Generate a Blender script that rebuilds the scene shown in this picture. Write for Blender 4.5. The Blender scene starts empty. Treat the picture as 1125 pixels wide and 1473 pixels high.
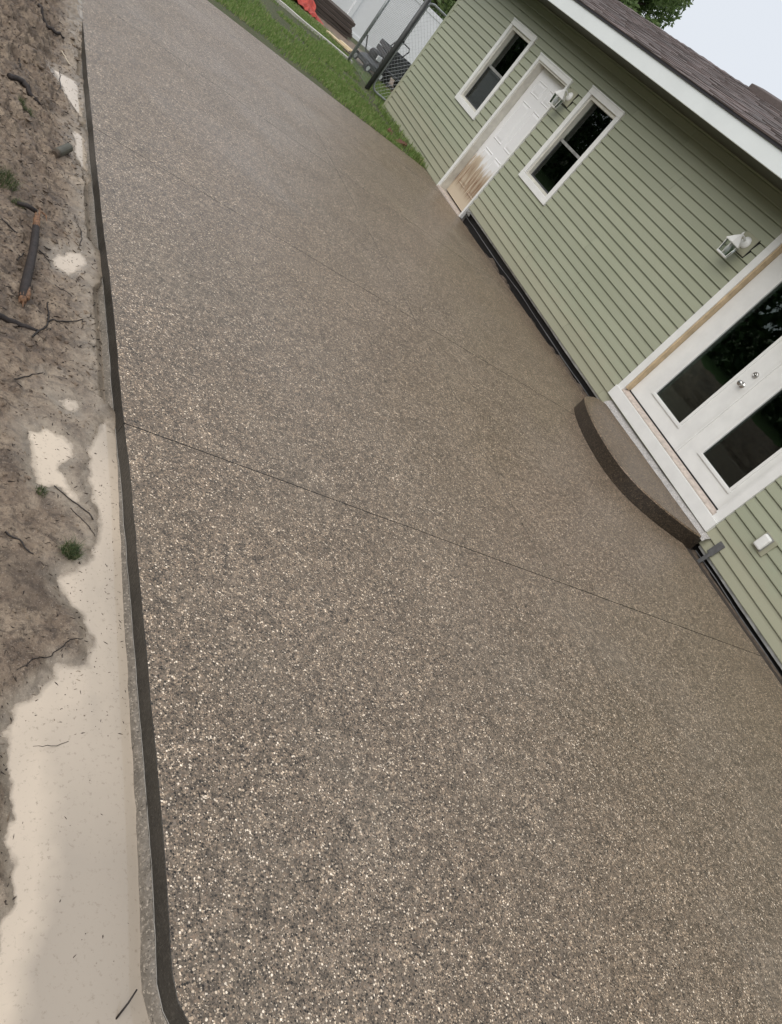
import bpy, math, random
import numpy as np
from mathutils import Vector, Matrix

S = bpy.context.scene
C = S.collection
random.seed(7)
rng = np.random.default_rng(7)

# ------------------------------------------------------------------ camera, sky, sun, exposure
RIGHT = (0.73436682, -0.25852814, 0.62758949)
DOWN = (0.28312171, -0.72367033, -0.62939921)
FWD = (0.61688530, 0.63989410, -0.45824455)
cam_d = bpy.data.cameras.new('camera')
cam = bpy.data.objects.new('camera', cam_d)
C.objects.link(cam)
M = Matrix.Identity(4)
for i in range(3):
    M[i][0] = RIGHT[i]; M[i][1] = -DOWN[i]; M[i][2] = -FWD[i]
M[0][3], M[1][3], M[2][3] = -6.27601, 0.0, 1.66258
cam.matrix_world = M
cam_d.sensor_fit = 'VERTICAL'
cam_d.sensor_height = 36.0
cam_d.sensor_width = 36.0
cam_d.lens = 1106.055 / 1473.0 * 36.0
cam_d.clip_start = 0.05
cam_d.clip_end = 600.0
S.camera = cam

SUN_EL, SUN_ROT = math.radians(46), math.radians(-106)      # soft light facing the house front
w = bpy.data.worlds.new('World'); S.world = w
w.use_nodes = True
nt = w.node_tree
bg = nt.nodes['Background']
sky = nt.nodes.new('ShaderNodeTexSky')
sky.sky_type = 'NISHITA'; sky.sun_disc = False
sky.sun_elevation = SUN_EL; sky.sun_rotation = SUN_ROT
sky.dust_density = 6.0; sky.air_density = 1.0; sky.ozone_density = 1.0
mix = nt.nodes.new('ShaderNodeMix'); mix.data_type = 'RGBA'
mix.inputs[0].default_value = 0.86                                # cloud layer over the clear sky
nt.links.new(sky.outputs[0], mix.inputs[6])
mix.inputs[7].default_value = (8.85, 9.28, 9.95, 1)
nt.links.new(mix.outputs[2], bg.inputs[0])
bg.inputs[1].default_value = 0.072

sun_d = bpy.data.lights.new('sun', 'SUN')
sun_d.energy = 1.5
sun_d.angle = math.radians(70)
sun_d.color = (1.0, 0.965, 0.92)
sun = bpy.data.objects.new('sun', sun_d); C.objects.link(sun)
sdir = Vector((math.sin(SUN_ROT) * math.cos(SUN_EL), math.cos(SUN_ROT) * math.cos(SUN_EL), math.sin(SUN_EL)))
sun.rotation_euler = sdir.to_track_quat('Z', 'Y').to_euler()
sun.location = (-12, 10, 20)

S.view_settings.view_transform = 'Standard'
S.view_settings.look = 'None'
S.view_settings.exposure = 0.45
S.view_settings.gamma = 1.0
S.view_settings.use_curve_mapping = False
S.render.engine = 'CYCLES'

# ------------------------------------------------------------------ helpers
def slz(x, y):
    """height of the drained concrete plane"""
    return -0.016384 * (y - 4.0) + 0.008999 * x

class MB:
    def __init__(s):
        s.v = []; s.f = []; s.m = []
    def add(s, vs, fs, m=0):
        o = len(s.v)
        s.v += [tuple(p) for p in vs]
        s.f += [tuple(i + o for i in f) for f in fs]
        s.m += [m] * len(fs)
    def box(s, x0, x1, y0, y1, z0, z1, m=0):
        s.add([(x0,y0,z0),(x1,y0,z0),(x1,y1,z0),(x0,y1,z0),(x0,y0,z1),(x1,y0,z1),(x1,y1,z1),(x0,y1,z1)],
              [(0,3,2,1),(4,5,6,7),(0,1,5,4),(1,2,6,5),(2,3,7,6),(3,0,4,7)], m)
    def prism_y(s, prof, y0, y1, m=0):
        """profile in (x,z), counter-clockwise seen from -y, run along y"""
        n = len(prof)
        s.add([(x, y0, z) for x, z in prof] + [(x, y1, z) for x, z in prof],
              [tuple(range(n)), tuple(range(2*n-1, n-1, -1))] +
              [((i+1) % n, i, n+i, n+(i+1) % n) for i in range(n)], m)
    def tube(s, pts, radii, n=8, cap=True, m=0):
        pts = [Vector(p) for p in pts]
        if not hasattr(radii, '__len__'): radii = [radii] * len(pts)
        rings = []; up = None
        for i, p in enumerate(pts):
            a = pts[max(i-1, 0)]; b = pts[min(i+1, len(pts)-1)]
            t = (b - a).normalized()
            if up is None:
                up = Vector((0, 0, 1)) if abs(t.z) < 0.9 else Vector((1, 0, 0))
            u = t.cross(up).normalized(); up = u.cross(t).normalized()
            rings.append([p + radii[i] * (math.cos(2*math.pi*k/n) * u + math.sin(2*math.pi*k/n) * up) for k in range(n)])
        vs = [q for r in rings for q in r]; fs = []
        for i in range(len(pts)-1):
            for k in range(n):
                a = i*n+k; b = i*n+(k+1) % n
                fs.append((a, b, b+n, a+n))
        if cap:
            fs.append(tuple(range(n-1, -1, -1))); fs.append(tuple((len(pts)-1)*n + k for k in range(n)))
        s.add(vs, fs, m)
    def lathe(s, prof, c=(0,0,0), n=20, m=0):
        """(r,z) profile turned about the vertical through c"""
        vs = []; fs = []
        for r, z in prof:
            for k in range(n):
                a = 2*math.pi*(k+.5)/n
                vs.append((c[0]+r*math.cos(a), c[1]+r*math.sin(a), c[2]+z))
        for i in range(len(prof)-1):
            for k in range(n):
                a = i*n+k; b = i*n+(k+1) % n
                fs.append((a, b, b+n, a+n))
        fs.append(tuple(range(n-1, -1, -1))); fs.append(tuple((len(prof)-1)*n+k for k in range(n)))
        s.add(vs, fs, m)
    def slab(s, outline, zf, th, ch=0.006, ms=1, mt=0):
        """closed CCW outline (x,y) -> chamfered solid with top at zf(x,y)"""
        n = len(outline); P = [Vector(p) for p in outline]; inn = []
        for i in range(n):
            a = (P[i]-P[i-1]).normalized(); b = (P[(i+1) % n]-P[i]).normalized()
            na = Vector((-a.y, a.x)); nb = Vector((-b.y, b.x)); nn = na + nb
            nn = nn / max(nn.dot(na), 0.35) if nn.length > 1e-6 else na
            inn.append(P[i] + nn * ch)
        vs = [(p.x, p.y, zf(p.x, p.y)) for p in inn] + [(p.x, p.y, zf(p.x, p.y)-ch) for p in P] + [(p.x, p.y, zf(p.x, p.y)-th) for p in P]
        s.add(vs, [tuple(range(n))], mt)
        s.add(vs, [(i, n+i, n+(i+1) % n, (i+1) % n) for i in range(n)], mt if ch > .004 else ms)
        s.add(vs, [(n+i, 2*n+i, 2*n+(i+1) % n, n+(i+1) % n) for i in range(n)], ms)
        s.add(vs, [tuple(3*n-1-i for i in range(n))], ms)
    def build(s, name, mats, parent=None, smooth=False, bevel=0.0):
        me = bpy.data.meshes.new(name)
        me.from_pydata(s.v, [], s.f)
        if not isinstance(mats, (list, tuple)): mats = [mats]
        for m in mats: me.materials.append(m)
        if len(mats) > 1: me.polygons.foreach_set('material_index', s.m)
        if smooth: me.polygons.foreach_set('use_smooth', [True]*len(me.polygons))
        me.update()
        o = bpy.data.objects.new(name, me); C.objects.link(o)
        if parent is not None: o.parent = parent
        if bevel:
            b = o.modifiers.new('edge', 'BEVEL'); b.width = bevel; b.segments = 2; b.limit_method = 'ANGLE'
        return o

def tag(o, label, cat, group=None):
    o['label'] = label; o['category'] = cat
    if group: o['group'] = group
    return o
def struct(o):
    o['kind'] = 'structure'; return o
def stuff(o):
    o['kind'] = 'stuff'; return o
def empty(name, loc=(0,0,0), parent=None):
    o = bpy.data.objects.new(name, None); C.objects.link(o); o.location = loc; o.empty_display_size = .2
    if parent: o.parent = parent
    return o

# value noise for building uneven geometry
_perm = rng.random((257, 257))
def vnoise(x, y):
    x = np.asarray(x, float); y = np.asarray(y, float)
    xi = np.floor(x).astype(int); yi = np.floor(y).astype(int)
    fx = x-xi; fy = y-yi
    fx = fx*fx*(3-2*fx); fy = fy*fy*(3-2*fy)
    g = lambda a, b: _perm[a % 257, b % 257]
    return (g(xi,yi)*(1-fx)+g(xi+1,yi)*fx)*(1-fy)+(g(xi,yi+1)*(1-fx)+g(xi+1,yi+1)*fx)*fy - .5
def fbm(x, y, o=4, gain=.5):
    r = 0; a = 1
    for k in range(o):
        r = r + a*vnoise(x*2**k+17*k, y*2**k+31*k); a *= gain
    return r

# ------------------------------------------------------------------ materials
def mat(name):
    m = bpy.data.materials.new(name); m.use_nodes = True
    n = m.node_tree.nodes; b = n['Principled BSDF']
    return m, m.node_tree, b
def N(t, kind, **kw):
    n = t.nodes.new(kind)
    for k, v in kw.items(): setattr(n, k, v)
    return n
def coords(t, space='Object', scale=None):
    tc = N(t, 'ShaderNodeTexCoord')
    if scale is None: return tc.outputs[space]
    mp = N(t, 'ShaderNodeMapping'); mp.inputs['Scale'].default_value = scale
    t.links.new(tc.outputs[space], mp.inputs[0]); return mp.outputs[0]
def noise(t, vec, scale, detail=4, rough=.55, dist=0):
    n = N(t, 'ShaderNodeTexNoise'); n.inputs['Scale'].default_value = scale; n.inputs['Detail'].default_value = detail
    n.inputs['Roughness'].default_value = rough; n.inputs['Distortion'].default_value = dist
    t.links.new(vec, n.inputs['Vector']); return n.outputs['Fac']
def ramp(t, fac, stops, interp='LINEAR'):
    r = N(t, 'ShaderNodeValToRGB'); e = r.color_ramp.elements; r.color_ramp.interpolation = interp
    while len(e) < len(stops): e.new(.5)
    for k, (p, c) in enumerate(stops):
        e[k].position = p; e[k].color = tuple(c)+(1,) if hasattr(c, '__len__') else (c, c, c, 1)
    t.links.new(fac, r.inputs[0]); return r.outputs[0]
def mixc(t, fac, a, b, mode='MIX'):
    m = N(t, 'ShaderNodeMix', data_type='RGBA', blend_type=mode)
    for s, v in ((0, fac), (6, a), (7, b)):
        if hasattr(v, 'is_linked'): t.links.new(v, m.inputs[s])
        elif s == 0: m.inputs[0].default_value = v
        else: m.inputs[s].default_value = tuple(v)+(1,)
    return m.outputs[2]
def math_(t, op, a, b=0.0):
    m = N(t, 'ShaderNodeMath', operation=op)
    for i, v in enumerate((a, b)):
        if hasattr(v, 'is_linked'): t.links.new(v, m.inputs[i])
        else: m.inputs[i].default_value = v
    return m.outputs[0]
def bump(t, b, h, strength, dist=.01, nrm=None):
    n = N(t, 'ShaderNodeBump'); n.inputs['Strength'].default_value = strength; n.inputs['Distance'].default_value = dist
    t.links.new(h, n.inputs['Height'])
    if nrm is not None: t.links.new(nrm, n.inputs['Normal'])
    if b is not None: t.links.new(n.outputs[0], b.inputs['Normal'])
    return n.outputs[0]

def simple(name, col, rough=.5, var=.12, scale=8, bmp=0, spec=.5, metal=0, dark=None):
    m, t, b = mat(name)
    v = coords(t)
    f = noise(t, v, scale, 5, .6)
    lo = dark if dark else tuple(c*(1-var) for c in col)
    c = ramp(t, f, [(.3, lo), (.7, tuple(min(1, c*(1+var*.5)) for c in col))])
    t.links.new(c, b.inputs['Base Color'])
    b.inputs['Roughness'].default_value = rough; b.inputs['Specular IOR Level'].default_value = spec; b.inputs['Metallic'].default_value = metal
    if bmp: bump(t, b, noise(t, v, scale*6, 4), bmp, .004)
    return m

# exposed aggregate: pebbles of mixed stone in a grey-brown wet matrix
def aggregate(name, wetdark=1.0):
    m, t, b = mat(name)
    v = coords(t)
    def vor(scale):
        q = N(t, 'ShaderNodeTexVoronoi', feature='F1'); q.inputs['Scale'].default_value = scale
        t.links.new(v, q.inputs['Vector']); return q
    v1 = vor(162); v2 = vor(300)
    def sep(c):
        s = N(t, 'ShaderNodeSeparateColor'); t.links.new(c, s.inputs[0]); return s.outputs
    s1 = sep(v1.outputs['Color']); s2 = sep(v2.outputs['Color'])
    stones = [(0, (.018,.015,.012)), (.16, (.052,.043,.034)), (.30, (.10,.083,.066)), (.42, (.16,.123,.092)), (.54, (.19,.158,.128)),
              (.66, (.25,.20,.152)), (.76, (.14,.12,.102)), (.83, (.36,.295,.225)), (.905, (.55,.475,.38)), (.955, (.70,.64,.55))]
    c1 = ramp(t, s1[0], stones, 'CONSTANT'); c2 = ramp(t, s2[0], stones, 'CONSTANT')
    mid = noise(t, v, 2.2, 4, .6)
    matrix = mixc(t, ramp(t, mid, [(.35, 0.0), (.65, 1.0)]), (.125,.104,.08), (.148,.127,.102))
    d1 = math_(t, 'SUBTRACT', v1.outputs['Distance'], math_(t, 'MULTIPLY', s1[2], .24))     # stones of unequal size
    d2 = math_(t, 'SUBTRACT', v2.outputs['Distance'], math_(t, 'MULTIPLY', s2[2], .2))
    in1 = math_(t, 'MULTIPLY', ramp(t, d1, [(.34, 1.0), (.39, 0.0)]), math_(t, 'GREATER_THAN', s1[1], .16))
    in2 = math_(t, 'MULTIPLY', ramp(t, d2, [(.34, 1.0), (.42, 0.0)]), math_(t, 'GREATER_THAN', s2[1], .1))
    col = mixc(t, in2, matrix, c2)
    col = mixc(t, in1, col, c1)
    # patches where more paste was left on
    big = noise(t, v, .9, 5, .62, .4)
    paste = ramp(t, big, [(.54, 0.0), (.70, .34)])
    col = mixc(t, paste, col, (.165,.147,.122))
    tint = mixc(t, ramp(t, noise(t, v, .45, 3, .55), [(.36, 0.0), (.64, 1.0)]), (1.13, 1.02, .90), (1.11, 1.03, .945))
    col = mixc(t, 1.0, col, tint, 'MULTIPLY')
    tone = math_(t, 'MULTIPLY', ramp(t, mid, [(.25, .94), (.75, 1.06)]), math_(t, 'MULTIPLY', ramp(t, noise(t, v, 42, 3, .7), [(.33, .68), (.67, 1.40)]), ramp(t, noise(t, v, 22, 3, .7), [(.34, .80), (.66, 1.24)])))
    col = mixc(t, 1.0, col, tone, 'MULTIPLY')
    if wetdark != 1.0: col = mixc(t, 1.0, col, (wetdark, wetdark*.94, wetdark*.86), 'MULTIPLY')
    t.links.new(col, b.inputs['Base Color'])
    t.links.new(ramp(t, big, [(.3, .36), (.7, .52)]), b.inputs['Roughness'])
    b.inputs['Specular IOR Level'].default_value = .5
    bump(t, b, math_(t, 'MINIMUM', d1, math_(t, 'ADD', math_(t, 'MULTIPLY', d2, .6), .12)), -.42, .003)
    return m
M_AGG = aggregate('exposed_aggregate')
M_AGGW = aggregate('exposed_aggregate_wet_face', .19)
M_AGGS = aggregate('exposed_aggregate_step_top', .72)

def formed(name, a, b_, scale=5):
    m, t, b = mat(name)
    v = coords(t)
    f = noise(t, v, scale, 6, .6, .3); g = noise(t, v, 60, 4, .6)
    c = mixc(t, ramp(t, f, [(.3, 0.0), (.7, 1.0)]), a, b_)
    c = mixc(t, ramp(t, g, [(.35, 0.0), (.45, .0), (.7, .35)]), c, tuple(x*1.7 for x in b_))
    c = mixc(t, ramp(t, noise(t, v, 130, 3, .7), [(.55, 0.0), (.66, .6)]), c, tuple(x*2.6 for x in b_))
    c = mixc(t, ramp(t, noise(t, v, 150, 2, .6), [(.30, .8), (.38, 0.0)]), c, tuple(x*.25 for x in a))
    t.links.new(c, b.inputs['Base Color'])
    b.inputs['Roughness'].default_value = .42
    bump(t, b, g, .7, .006); return m
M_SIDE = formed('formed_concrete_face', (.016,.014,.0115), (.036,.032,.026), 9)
M_LEDGE = formed('concrete_slurry_ledge', (.12,.102,.081), (.21,.18,.146), 14)
M_BEAD = simple('pale_laitance', (.36,.335,.30), .7, .3, 40)
M_MORTAR = formed('rough_grey_mortar', (.27,.26,.25), (.42,.40,.38), 14)
M_JOINT = simple('joint_dirt', (.06,.048,.038), .9, .3, 40)

def mud():
    m, t, b = mat('wet_sandy_soil')
    v = coords(t)
    big = noise(t, v, 2.3, 5, .62, .7); mid = noise(t, v, 11, 6, .66, .5); fine = noise(t, v, 60, 5, .7); grit = noise(t, v, 300, 2, .6)
    c = ramp(t, mid, [(.30, (.09,.06,.039)), (.43, (.185,.132,.09)), (.58, (.275,.208,.146)), (.8, (.39,.305,.222))])
    st = noise(t, coords(t, 'Object', (4.0, 6.5, 4.0)), 3, 7, .72, .5)
    c = mixc(t, ramp(t, st, [(.52, 0.0), (.62, .85)]), c, (.062,.043,.03))
    c = mixc(t, ramp(t, big, [(.52, 0.0), (.66, .75)]), c, (.085,.06,.042))
    c = mixc(t, ramp(t, fine, [(.50, 0.0), (.64, .7)]), c, (.07,.05,.036))
    at = N(t, 'ShaderNodeAttribute', attribute_name='silt')            # fine silt settled where water stood
    silt = math_(t, 'MULTIPLY', at.outputs['Fac'], ramp(t, fine, [(.3, 1.0), (.75, .55)]))
    c = mixc(t, silt, c, mixc(t, ramp(t, mid, [(.35, 0.0), (.65, 1.0)]), (.19,.158,.12), (.37,.305,.232)))
    c = mixc(t, ramp(t, grit, [(.62, 0.0), (.72, .6)]), c, (.58,.50,.41))
    c = mixc(t, ramp(t, grit, [(.28, .7), (.37, 0.0)]), c, (.045,.032,.023))
    t.links.new(c, b.inputs['Base Color'])
    r = mixc(t, at.outputs['Fac'], ramp(t, mid, [(.3, .40), (.65, .75)]), (.28,.28,.28))
    t.links.new(r, b.inputs['Roughness'])
    h = math_(t, 'ADD', fine, math_(t, 'MULTIPLY', grit, .35))
    nb = N(t, 'ShaderNodeBump'); nb.inputs['Distance'].default_value = .009
    t.links.new(math_(t, 'SUBTRACT', .85, math_(t, 'MULTIPLY', at.outputs['Fac'], .65)), nb.inputs['Strength'])
    t.links.new(h, nb.inputs['Height']); t.links.new(nb.outputs[0], b.inputs['Normal'])
    return m
M_MUD = mud()

def water():
    m, t, b = mat('silty_puddle_water')
    v = coords(t)
    sy = N(t, 'ShaderNodeSeparateXYZ'); t.links.new(v, sy.inputs[0])
    f = noise(t, coords(t, 'Object', (1.6, .8, 1)), 1.5, 4, .5, .4); s = noise(t, v, 70, 4, .75)
    c = ramp(t, f, [(.36, (.50,.42,.33)), (.50, (.60,.50,.39)), (.66, (.66,.55,.425))])
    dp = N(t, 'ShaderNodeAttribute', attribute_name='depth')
    c = mixc(t, ramp(t, math_(t, 'MULTIPLY', dp.outputs['Fac'], 10.0), [(.22, 0.0), (.62, .8)]), c, (.34,.29,.235))  # deep water coloured darker, painting in a dim reflection at the near end
    c = mixc(t, ramp(t, s, [(.57, 0.0), (.70, .65)]), c, (.25,.2,.15))
    t.links.new(c, b.inputs['Base Color'])
    b.inputs['Roughness'].default_value = .03; b.inputs['IOR'].default_value = 1.33; b.inputs['Coat Weight'].default_value = .6; b.inputs['Coat Roughness'].default_value = .02
    at = N(t, 'ShaderNodeAttribute', attribute_name='depth')            # silty water hides its bed with depth
    d = math_(t, 'ADD', at.outputs['Fac'], math_(t, 'MULTIPLY', math_(t, 'SUBTRACT', s, .5), .006))
    t.links.new(ramp(t, math_(t, 'MULTIPLY', d, 40.0), [(0.0, .12), (.06, .60), (.20, .97)]), b.inputs['Alpha'])
    bump(t, b, noise(t, v, 14, 2), .03, .003); return m
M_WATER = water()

def siding():
    m, t, b = mat('sage_green_vinyl_siding')
    v = coords(t)
    grain = noise(t, coords(t, 'Object', (60, 5, 60)), 4, 4, .6)
    big = noise(t, v, 1.1, 4, .6)
    c = mixc(t, ramp(t, big, [(.3, 0.0), (.7, 1.0)]), (.318,.337,.238), (.348,.363,.262))
    # splash grime on the lowest courses, its edge broken up by noise
    sx = N(t, 'ShaderNodeSeparateXYZ'); t.links.new(v, sx.inputs[0])
    hgt = math_(t, 'ADD', sx.outputs[2], math_(t, 'MULTIPLY', noise(t, v, 7, 5, .65), -.5))
    c = mixc(t, ramp(t, hgt, [(0.0, .38), (.22, 0.0)]), c, (.345,.31,.225))
    c = mixc(t, ramp(t, noise(t, coords(t, 'Object', (1, 9, 1.2)), 3, 5, .7), [(.58, 0.0), (.8, .3)]), c, (.29,.29,.215))
    oi = N(t, 'ShaderNodeObjectInfo'); c = mixc(t, 1.0, c, ramp(t, oi.outputs['Random'], [(0, .95), (1, 1.05)]), 'MULTIPLY')
    t.links.new(c, b.inputs['Base Color']); b.inputs['Roughness'].default_value = .48
    bump(t, b, grain, .12, .003); return m
M_SIDING = siding()
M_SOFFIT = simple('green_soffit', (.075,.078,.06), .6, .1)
M_WHITE = simple('white_painted_trim', (.80,.80,.775), .38, .07, 6)
M_CREAM = simple('aged_vinyl_frame', (.62,.60,.53), .45, .2, 9)
M_FASCIA = simple('white_aluminium_fascia', (.74,.775,.77), .35, .05, 2)
M_DRIP = simple('dark_drip_edge', (.02,.017,.02), .5, .2)
M_WOOD = simple('bare_pine_jamb', (.56,.43,.27), .55, .25, 14)
M_SILL = simple('dusty_threshold', (.58,.50,.44), .5, .3, 22)
M_DARK = simple('black_void', (.012,.011,.010), .8, .3)
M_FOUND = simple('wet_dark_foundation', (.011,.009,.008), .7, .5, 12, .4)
M_FLASH = simple('grey_flashing', (.28,.28,.265), .45, .4, 16)
M_SPOIL = simple('dark_spoil', (.105,.078,.056), .9, .5, 30, .6)
M_FLASHL = simple('pale_flashing', (.40,.40,.38), .45, .5, 9)
M_METAL = simple('satin_nickel', (.55,.54,.52), .25, .1, 20, metal=1)
M_ROOM = simple('dark_room_paint', (.05,.046,.042), .9)
M_GALV = simple('galvanised_pipe', (.27,.29,.29), .42, .25, 12, metal=.5)
M_POST = simple('weathered_steel_post', (.085,.087,.088), .5, .3, 10, metal=.3)
M_GALVL = simple('bright_galvanised_wire', (.5,.52,.52), .4, .2, 20, metal=.5)
M_PLAS = simple('grey_plastic', (.11,.11,.11), .5, .3, 30)
M_BLACK = simple('black_rubber', (.014,.014,.016), .6, .3)
M_DGREY = simple('dark_grey_steel', (.06,.063,.068), .5, .3, 9)

def door_paint():
    m, t, b = mat('white_door_paint_mud_stained')
    v = coords(t)
    sx = N(t, 'ShaderNodeSeparateXYZ'); t.links.new(v, sx.inputs[0])
    streak = noise(t, coords(t, 'Object', (10, 14, 1.3)), 2.2, 5, .7, .6)
    blot = noise(t, v, 6, 5, .6)
    lim = math_(t, 'ADD', sx.outputs[2], math_(t, 'MULTIPLY', math_(t, 'ADD', streak, blot), -.52))
    c = mixc(t, ramp(t, lim, [(-.30, .95), (-.02, .75), (.12, .0)]), (.80,.80,.80), (.56,.465,.34))
    rust = math_(t, 'MULTIPLY', ramp(t, streak, [(.38, 0.0), (.62, 1.0)]), ramp(t, sx.outputs[2], [(.06, 0.0), (.16, 1.0), (.36, 1.0), (.60, 0.0)]))
    c = mixc(t, math_(t, 'MULTIPLY', rust, .95), c, (.20,.10,.05))
    t.links.new(c, b.inputs['Base Color']); b.inputs['Roughness'].default_value = .42
    return m
M_DOOR = door_paint()

def glass(name, tint, ior=1.58):
    m = bpy.data.materials.new(name); m.use_nodes = True
    t = m.node_tree; t.nodes.clear()
    o = N(t, 'ShaderNodeOutputMaterial'); mx = N(t, 'ShaderNodeMixShader'); tr = N(t, 'ShaderNodeBsdfTransparent'); gl = N(t, 'ShaderNodeBsdfGlossy')
    fr = N(t, 'ShaderNodeFresnel'); fr.inputs['IOR'].default_value = ior
    tr.inputs[0].default_value = tuple(tint)+(1,); gl.inputs['Roughness'].default_value = .01; gl.inputs['Color'].default_value = (.9,.95,.92,1)
    t.links.new(fr.outputs[0], mx.inputs[0]); t.links.new(tr.outputs[0], mx.inputs[1]); t.links.new(gl.outputs[0], mx.inputs[2]); t.links.new(mx.outputs[0], o.inputs[0])
    return m
M_GLASS = glass('dark_window_glass', (.5,.55,.52))
M_CLEAR = glass('lantern_glass', (.85,.87,.86))

def island(name, stops, rough=.7, trans=0, bmp=0, grainscale=None):
    """one tone for each loose piece"""
    m, t, b = mat(name)
    g = N(t, 'ShaderNodeNewGeometry')
    c = ramp(t, g.outputs['Random Per Island'], stops)
    if grainscale:
        f = noise(t, coords(t, 'Object', grainscale), 3, 5, .65)
        c = mixc(t, 1.0, c, ramp(t, f, [(.3, .6), (.7, 1.2)]), 'MULTIPLY')
    t.links.new(c, b.inputs['Base Color']); b.inputs['Roughness'].default_value = rough
    if trans:
        tl = N(t, 'ShaderNodeBsdfTranslucent'); t.links.new(c, tl.inputs[0])
        mx = N(t, 'ShaderNodeMixShader'); mx.inputs[0].default_value = trans
        out = [n for n in t.nodes if n.type == 'OUTPUT_MATERIAL'][0]
        t.links.new(b.outputs[0], mx.inputs[1]); t.links.new(tl.outputs[0], mx.inputs[2]); t.links.new(mx.outputs[0], out.inputs[0])
    return m
M_SHING = island('mauve_brown_shingle', [(0, (.075,.058,.053)), (.35, (.115,.09,.082)), (.7, (.15,.113,.104)), (1, (.10,.085,.08))], .85, 0, 0, (30, 30, 30))
M_GRASS = island('lawn_grass', [(0, (.13,.215,.05)), (.5, (.20,.30,.08)), (.85, (.28,.36,.12)), (1, (.42,.38,.2))], .6, .4)
M_TUFT = island('dark_grass_tuft', [(0, (.035,.055,.018)), (.6, (.075,.11,.038)), (.9, (.16,.16,.07)), (1, (.25,.2,.12))], .6, .2)
M_LEAF = island('summer_leaf', [(0, (.11,.165,.055)), (.6, (.17,.25,.085)), (1, (.25,.33,.13))], .5, .5)
M_HEDGE = island('dark_hedge_leaf', [(0, (.03,.065,.02)), (1, (.09,.15,.05))], .6, .25)
M_BITS = island('soil_debris', [(0, (.018,.012,.009)), (.6, (.05,.035,.024)), (.9, (.12,.085,.055)), (1, (.42,.34,.25))], .7)
M_BARK = simple('dark_wet_bark_and_shade', (.030,.021,.018), .62, .6, 60, .9)
M_STRIP = simple('torn_pale_wood', (.27,.14,.07), .6, .5, 80, .7, dark=(.045,.022,.014))
M_TWIG = simple('wet_twig', (.018,.012,.009), .5, .4, 40)
M_STRAW = simple('pale_straw', (.55,.47,.36), .6, .2, 40)
M_PIPE = simple('olive_pipe', (.085,.08,.058), .5, .35, 25)
M_TRUNK = simple('tree_bark', (.08,.06,.045), .9, .4, 6, .5)
M_LUM = island('weathered_lumber', [(0, (.065,.05,.041)), (1, (.15,.118,.096))], .8, 0, 0, (1.5, 20, 20))
M_TARP = simple('red_plastic_net', (.42,.045,.025), .5, .35, 18, .6)
M_PALEW = simple('fresh_pine_board', (.62,.50,.32), .6, .2, 10)
M_VINYL = simple('white_vinyl_panel', (.90,.905,.915), .35, .05, 1.5)
M_EDGE = formed('pale_concrete_edging', (.40,.38,.33), (.52,.50,.45), 6)
M_BRICK = simple('broken_red_brick', (.17,.075,.05), .85, .45, 30, .6)
M_NROOF = simple('brown_far_roof', (.12,.075,.055), .85, .3, 5)
M_NWALL = simple('tan_far_wall', (.4,.36,.31), .8, .1, 3)

def lawn_soil():
    m, t, b = mat('lawn_ground'); v = coords(t)
    f = noise(t, v, 1.3, 6, .65); g = noise(t, v, 18, 5, .7)
    c = mixc(t, ramp(t, f, [(.35, 0.0), (.65, 1.0)]), (.05,.06,.024), (.08,.095,.036))
    c = mixc(t, ramp(t, g, [(.50, 0.0), (.68, .8)]), c, (.13,.095,.06))
    t.links.new(c, b.inputs['Base Color']); b.inputs['Roughness'].default_value = .9; bump(t, b, g, .8, .03); return m
M_LAWN = lawn_soil()

# ------------------------------------------------------------------ the setting
# far ground, one sheet to the horizon
mb = MB(); mb.add([(-300,-300,-.75),(300,-300,-.75),(300,300,-.75),(-300,300,-.75)], [(0,1,2,3)])
struct(mb.build('ground', M_LAWN))

# ---- the concrete drive: panels between tooled joints
LEFT = [(.455,-5.336),(.567,-5.333),(.705,-5.331),(.895,-5.332),(1.112,-5.336),(1.364,-5.340),(1.658,-5.346),(2.007,-5.349),(2.27,-5.359),
        (2.508,-5.365),(2.886,-5.370),(3.268,-5.378),(3.638,-5.394),(4.479,-5.417),(5.736,-5.446),(6.89,-5.467),(9.0,-5.50),(11.45,-5.53)]
LY = np.array([a for a, _ in LEFT]); LX = np.array([b for _, b in LEFT])
leftx = lambda y: float(np.interp(y, LY, LX)) + .003*float(fbm(y*14, 3.3, 4, .7))
CORNER = [(-5.335,.455),(-5.327,.402),(-5.306,.358),(-5.262,.300),(-5.19,.235),(-5.08,.165),(-4.9,.085),(-4.6,-.02)]
JX = -2.828
JY = [None, 2.269, 4.927, 7.70, 10.40]
def xr(y): return -.034 if y > 3.7 else -.165          # beside the step a trench is still open along the wall
XR = -.034
FAR = 11.36
drive = MB()
out = [(leftx(y)+.02, y) for y in np.linspace(11.3, .6, 30)] + [(-5.25,.42),(-4.6,.05),(-2.8,-.3),(-.18,-.4),(-.18,11.3)]
drive.slab(out, lambda x, y: slz(x,y)-.022, .08, .002, 0, 0)
drive_o = struct(drive.build('driveway', M_JOINT))
G = .0016; GX = .0004
def jig(k, a, b, n=40):          # a joint is tooled by hand: it wanders a little
    return [(q, .0035*float(fbm(np.array(q*3.1+k*11), np.array(k*5.7), 3))) for q in np.linspace(a, b, n)]
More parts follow.
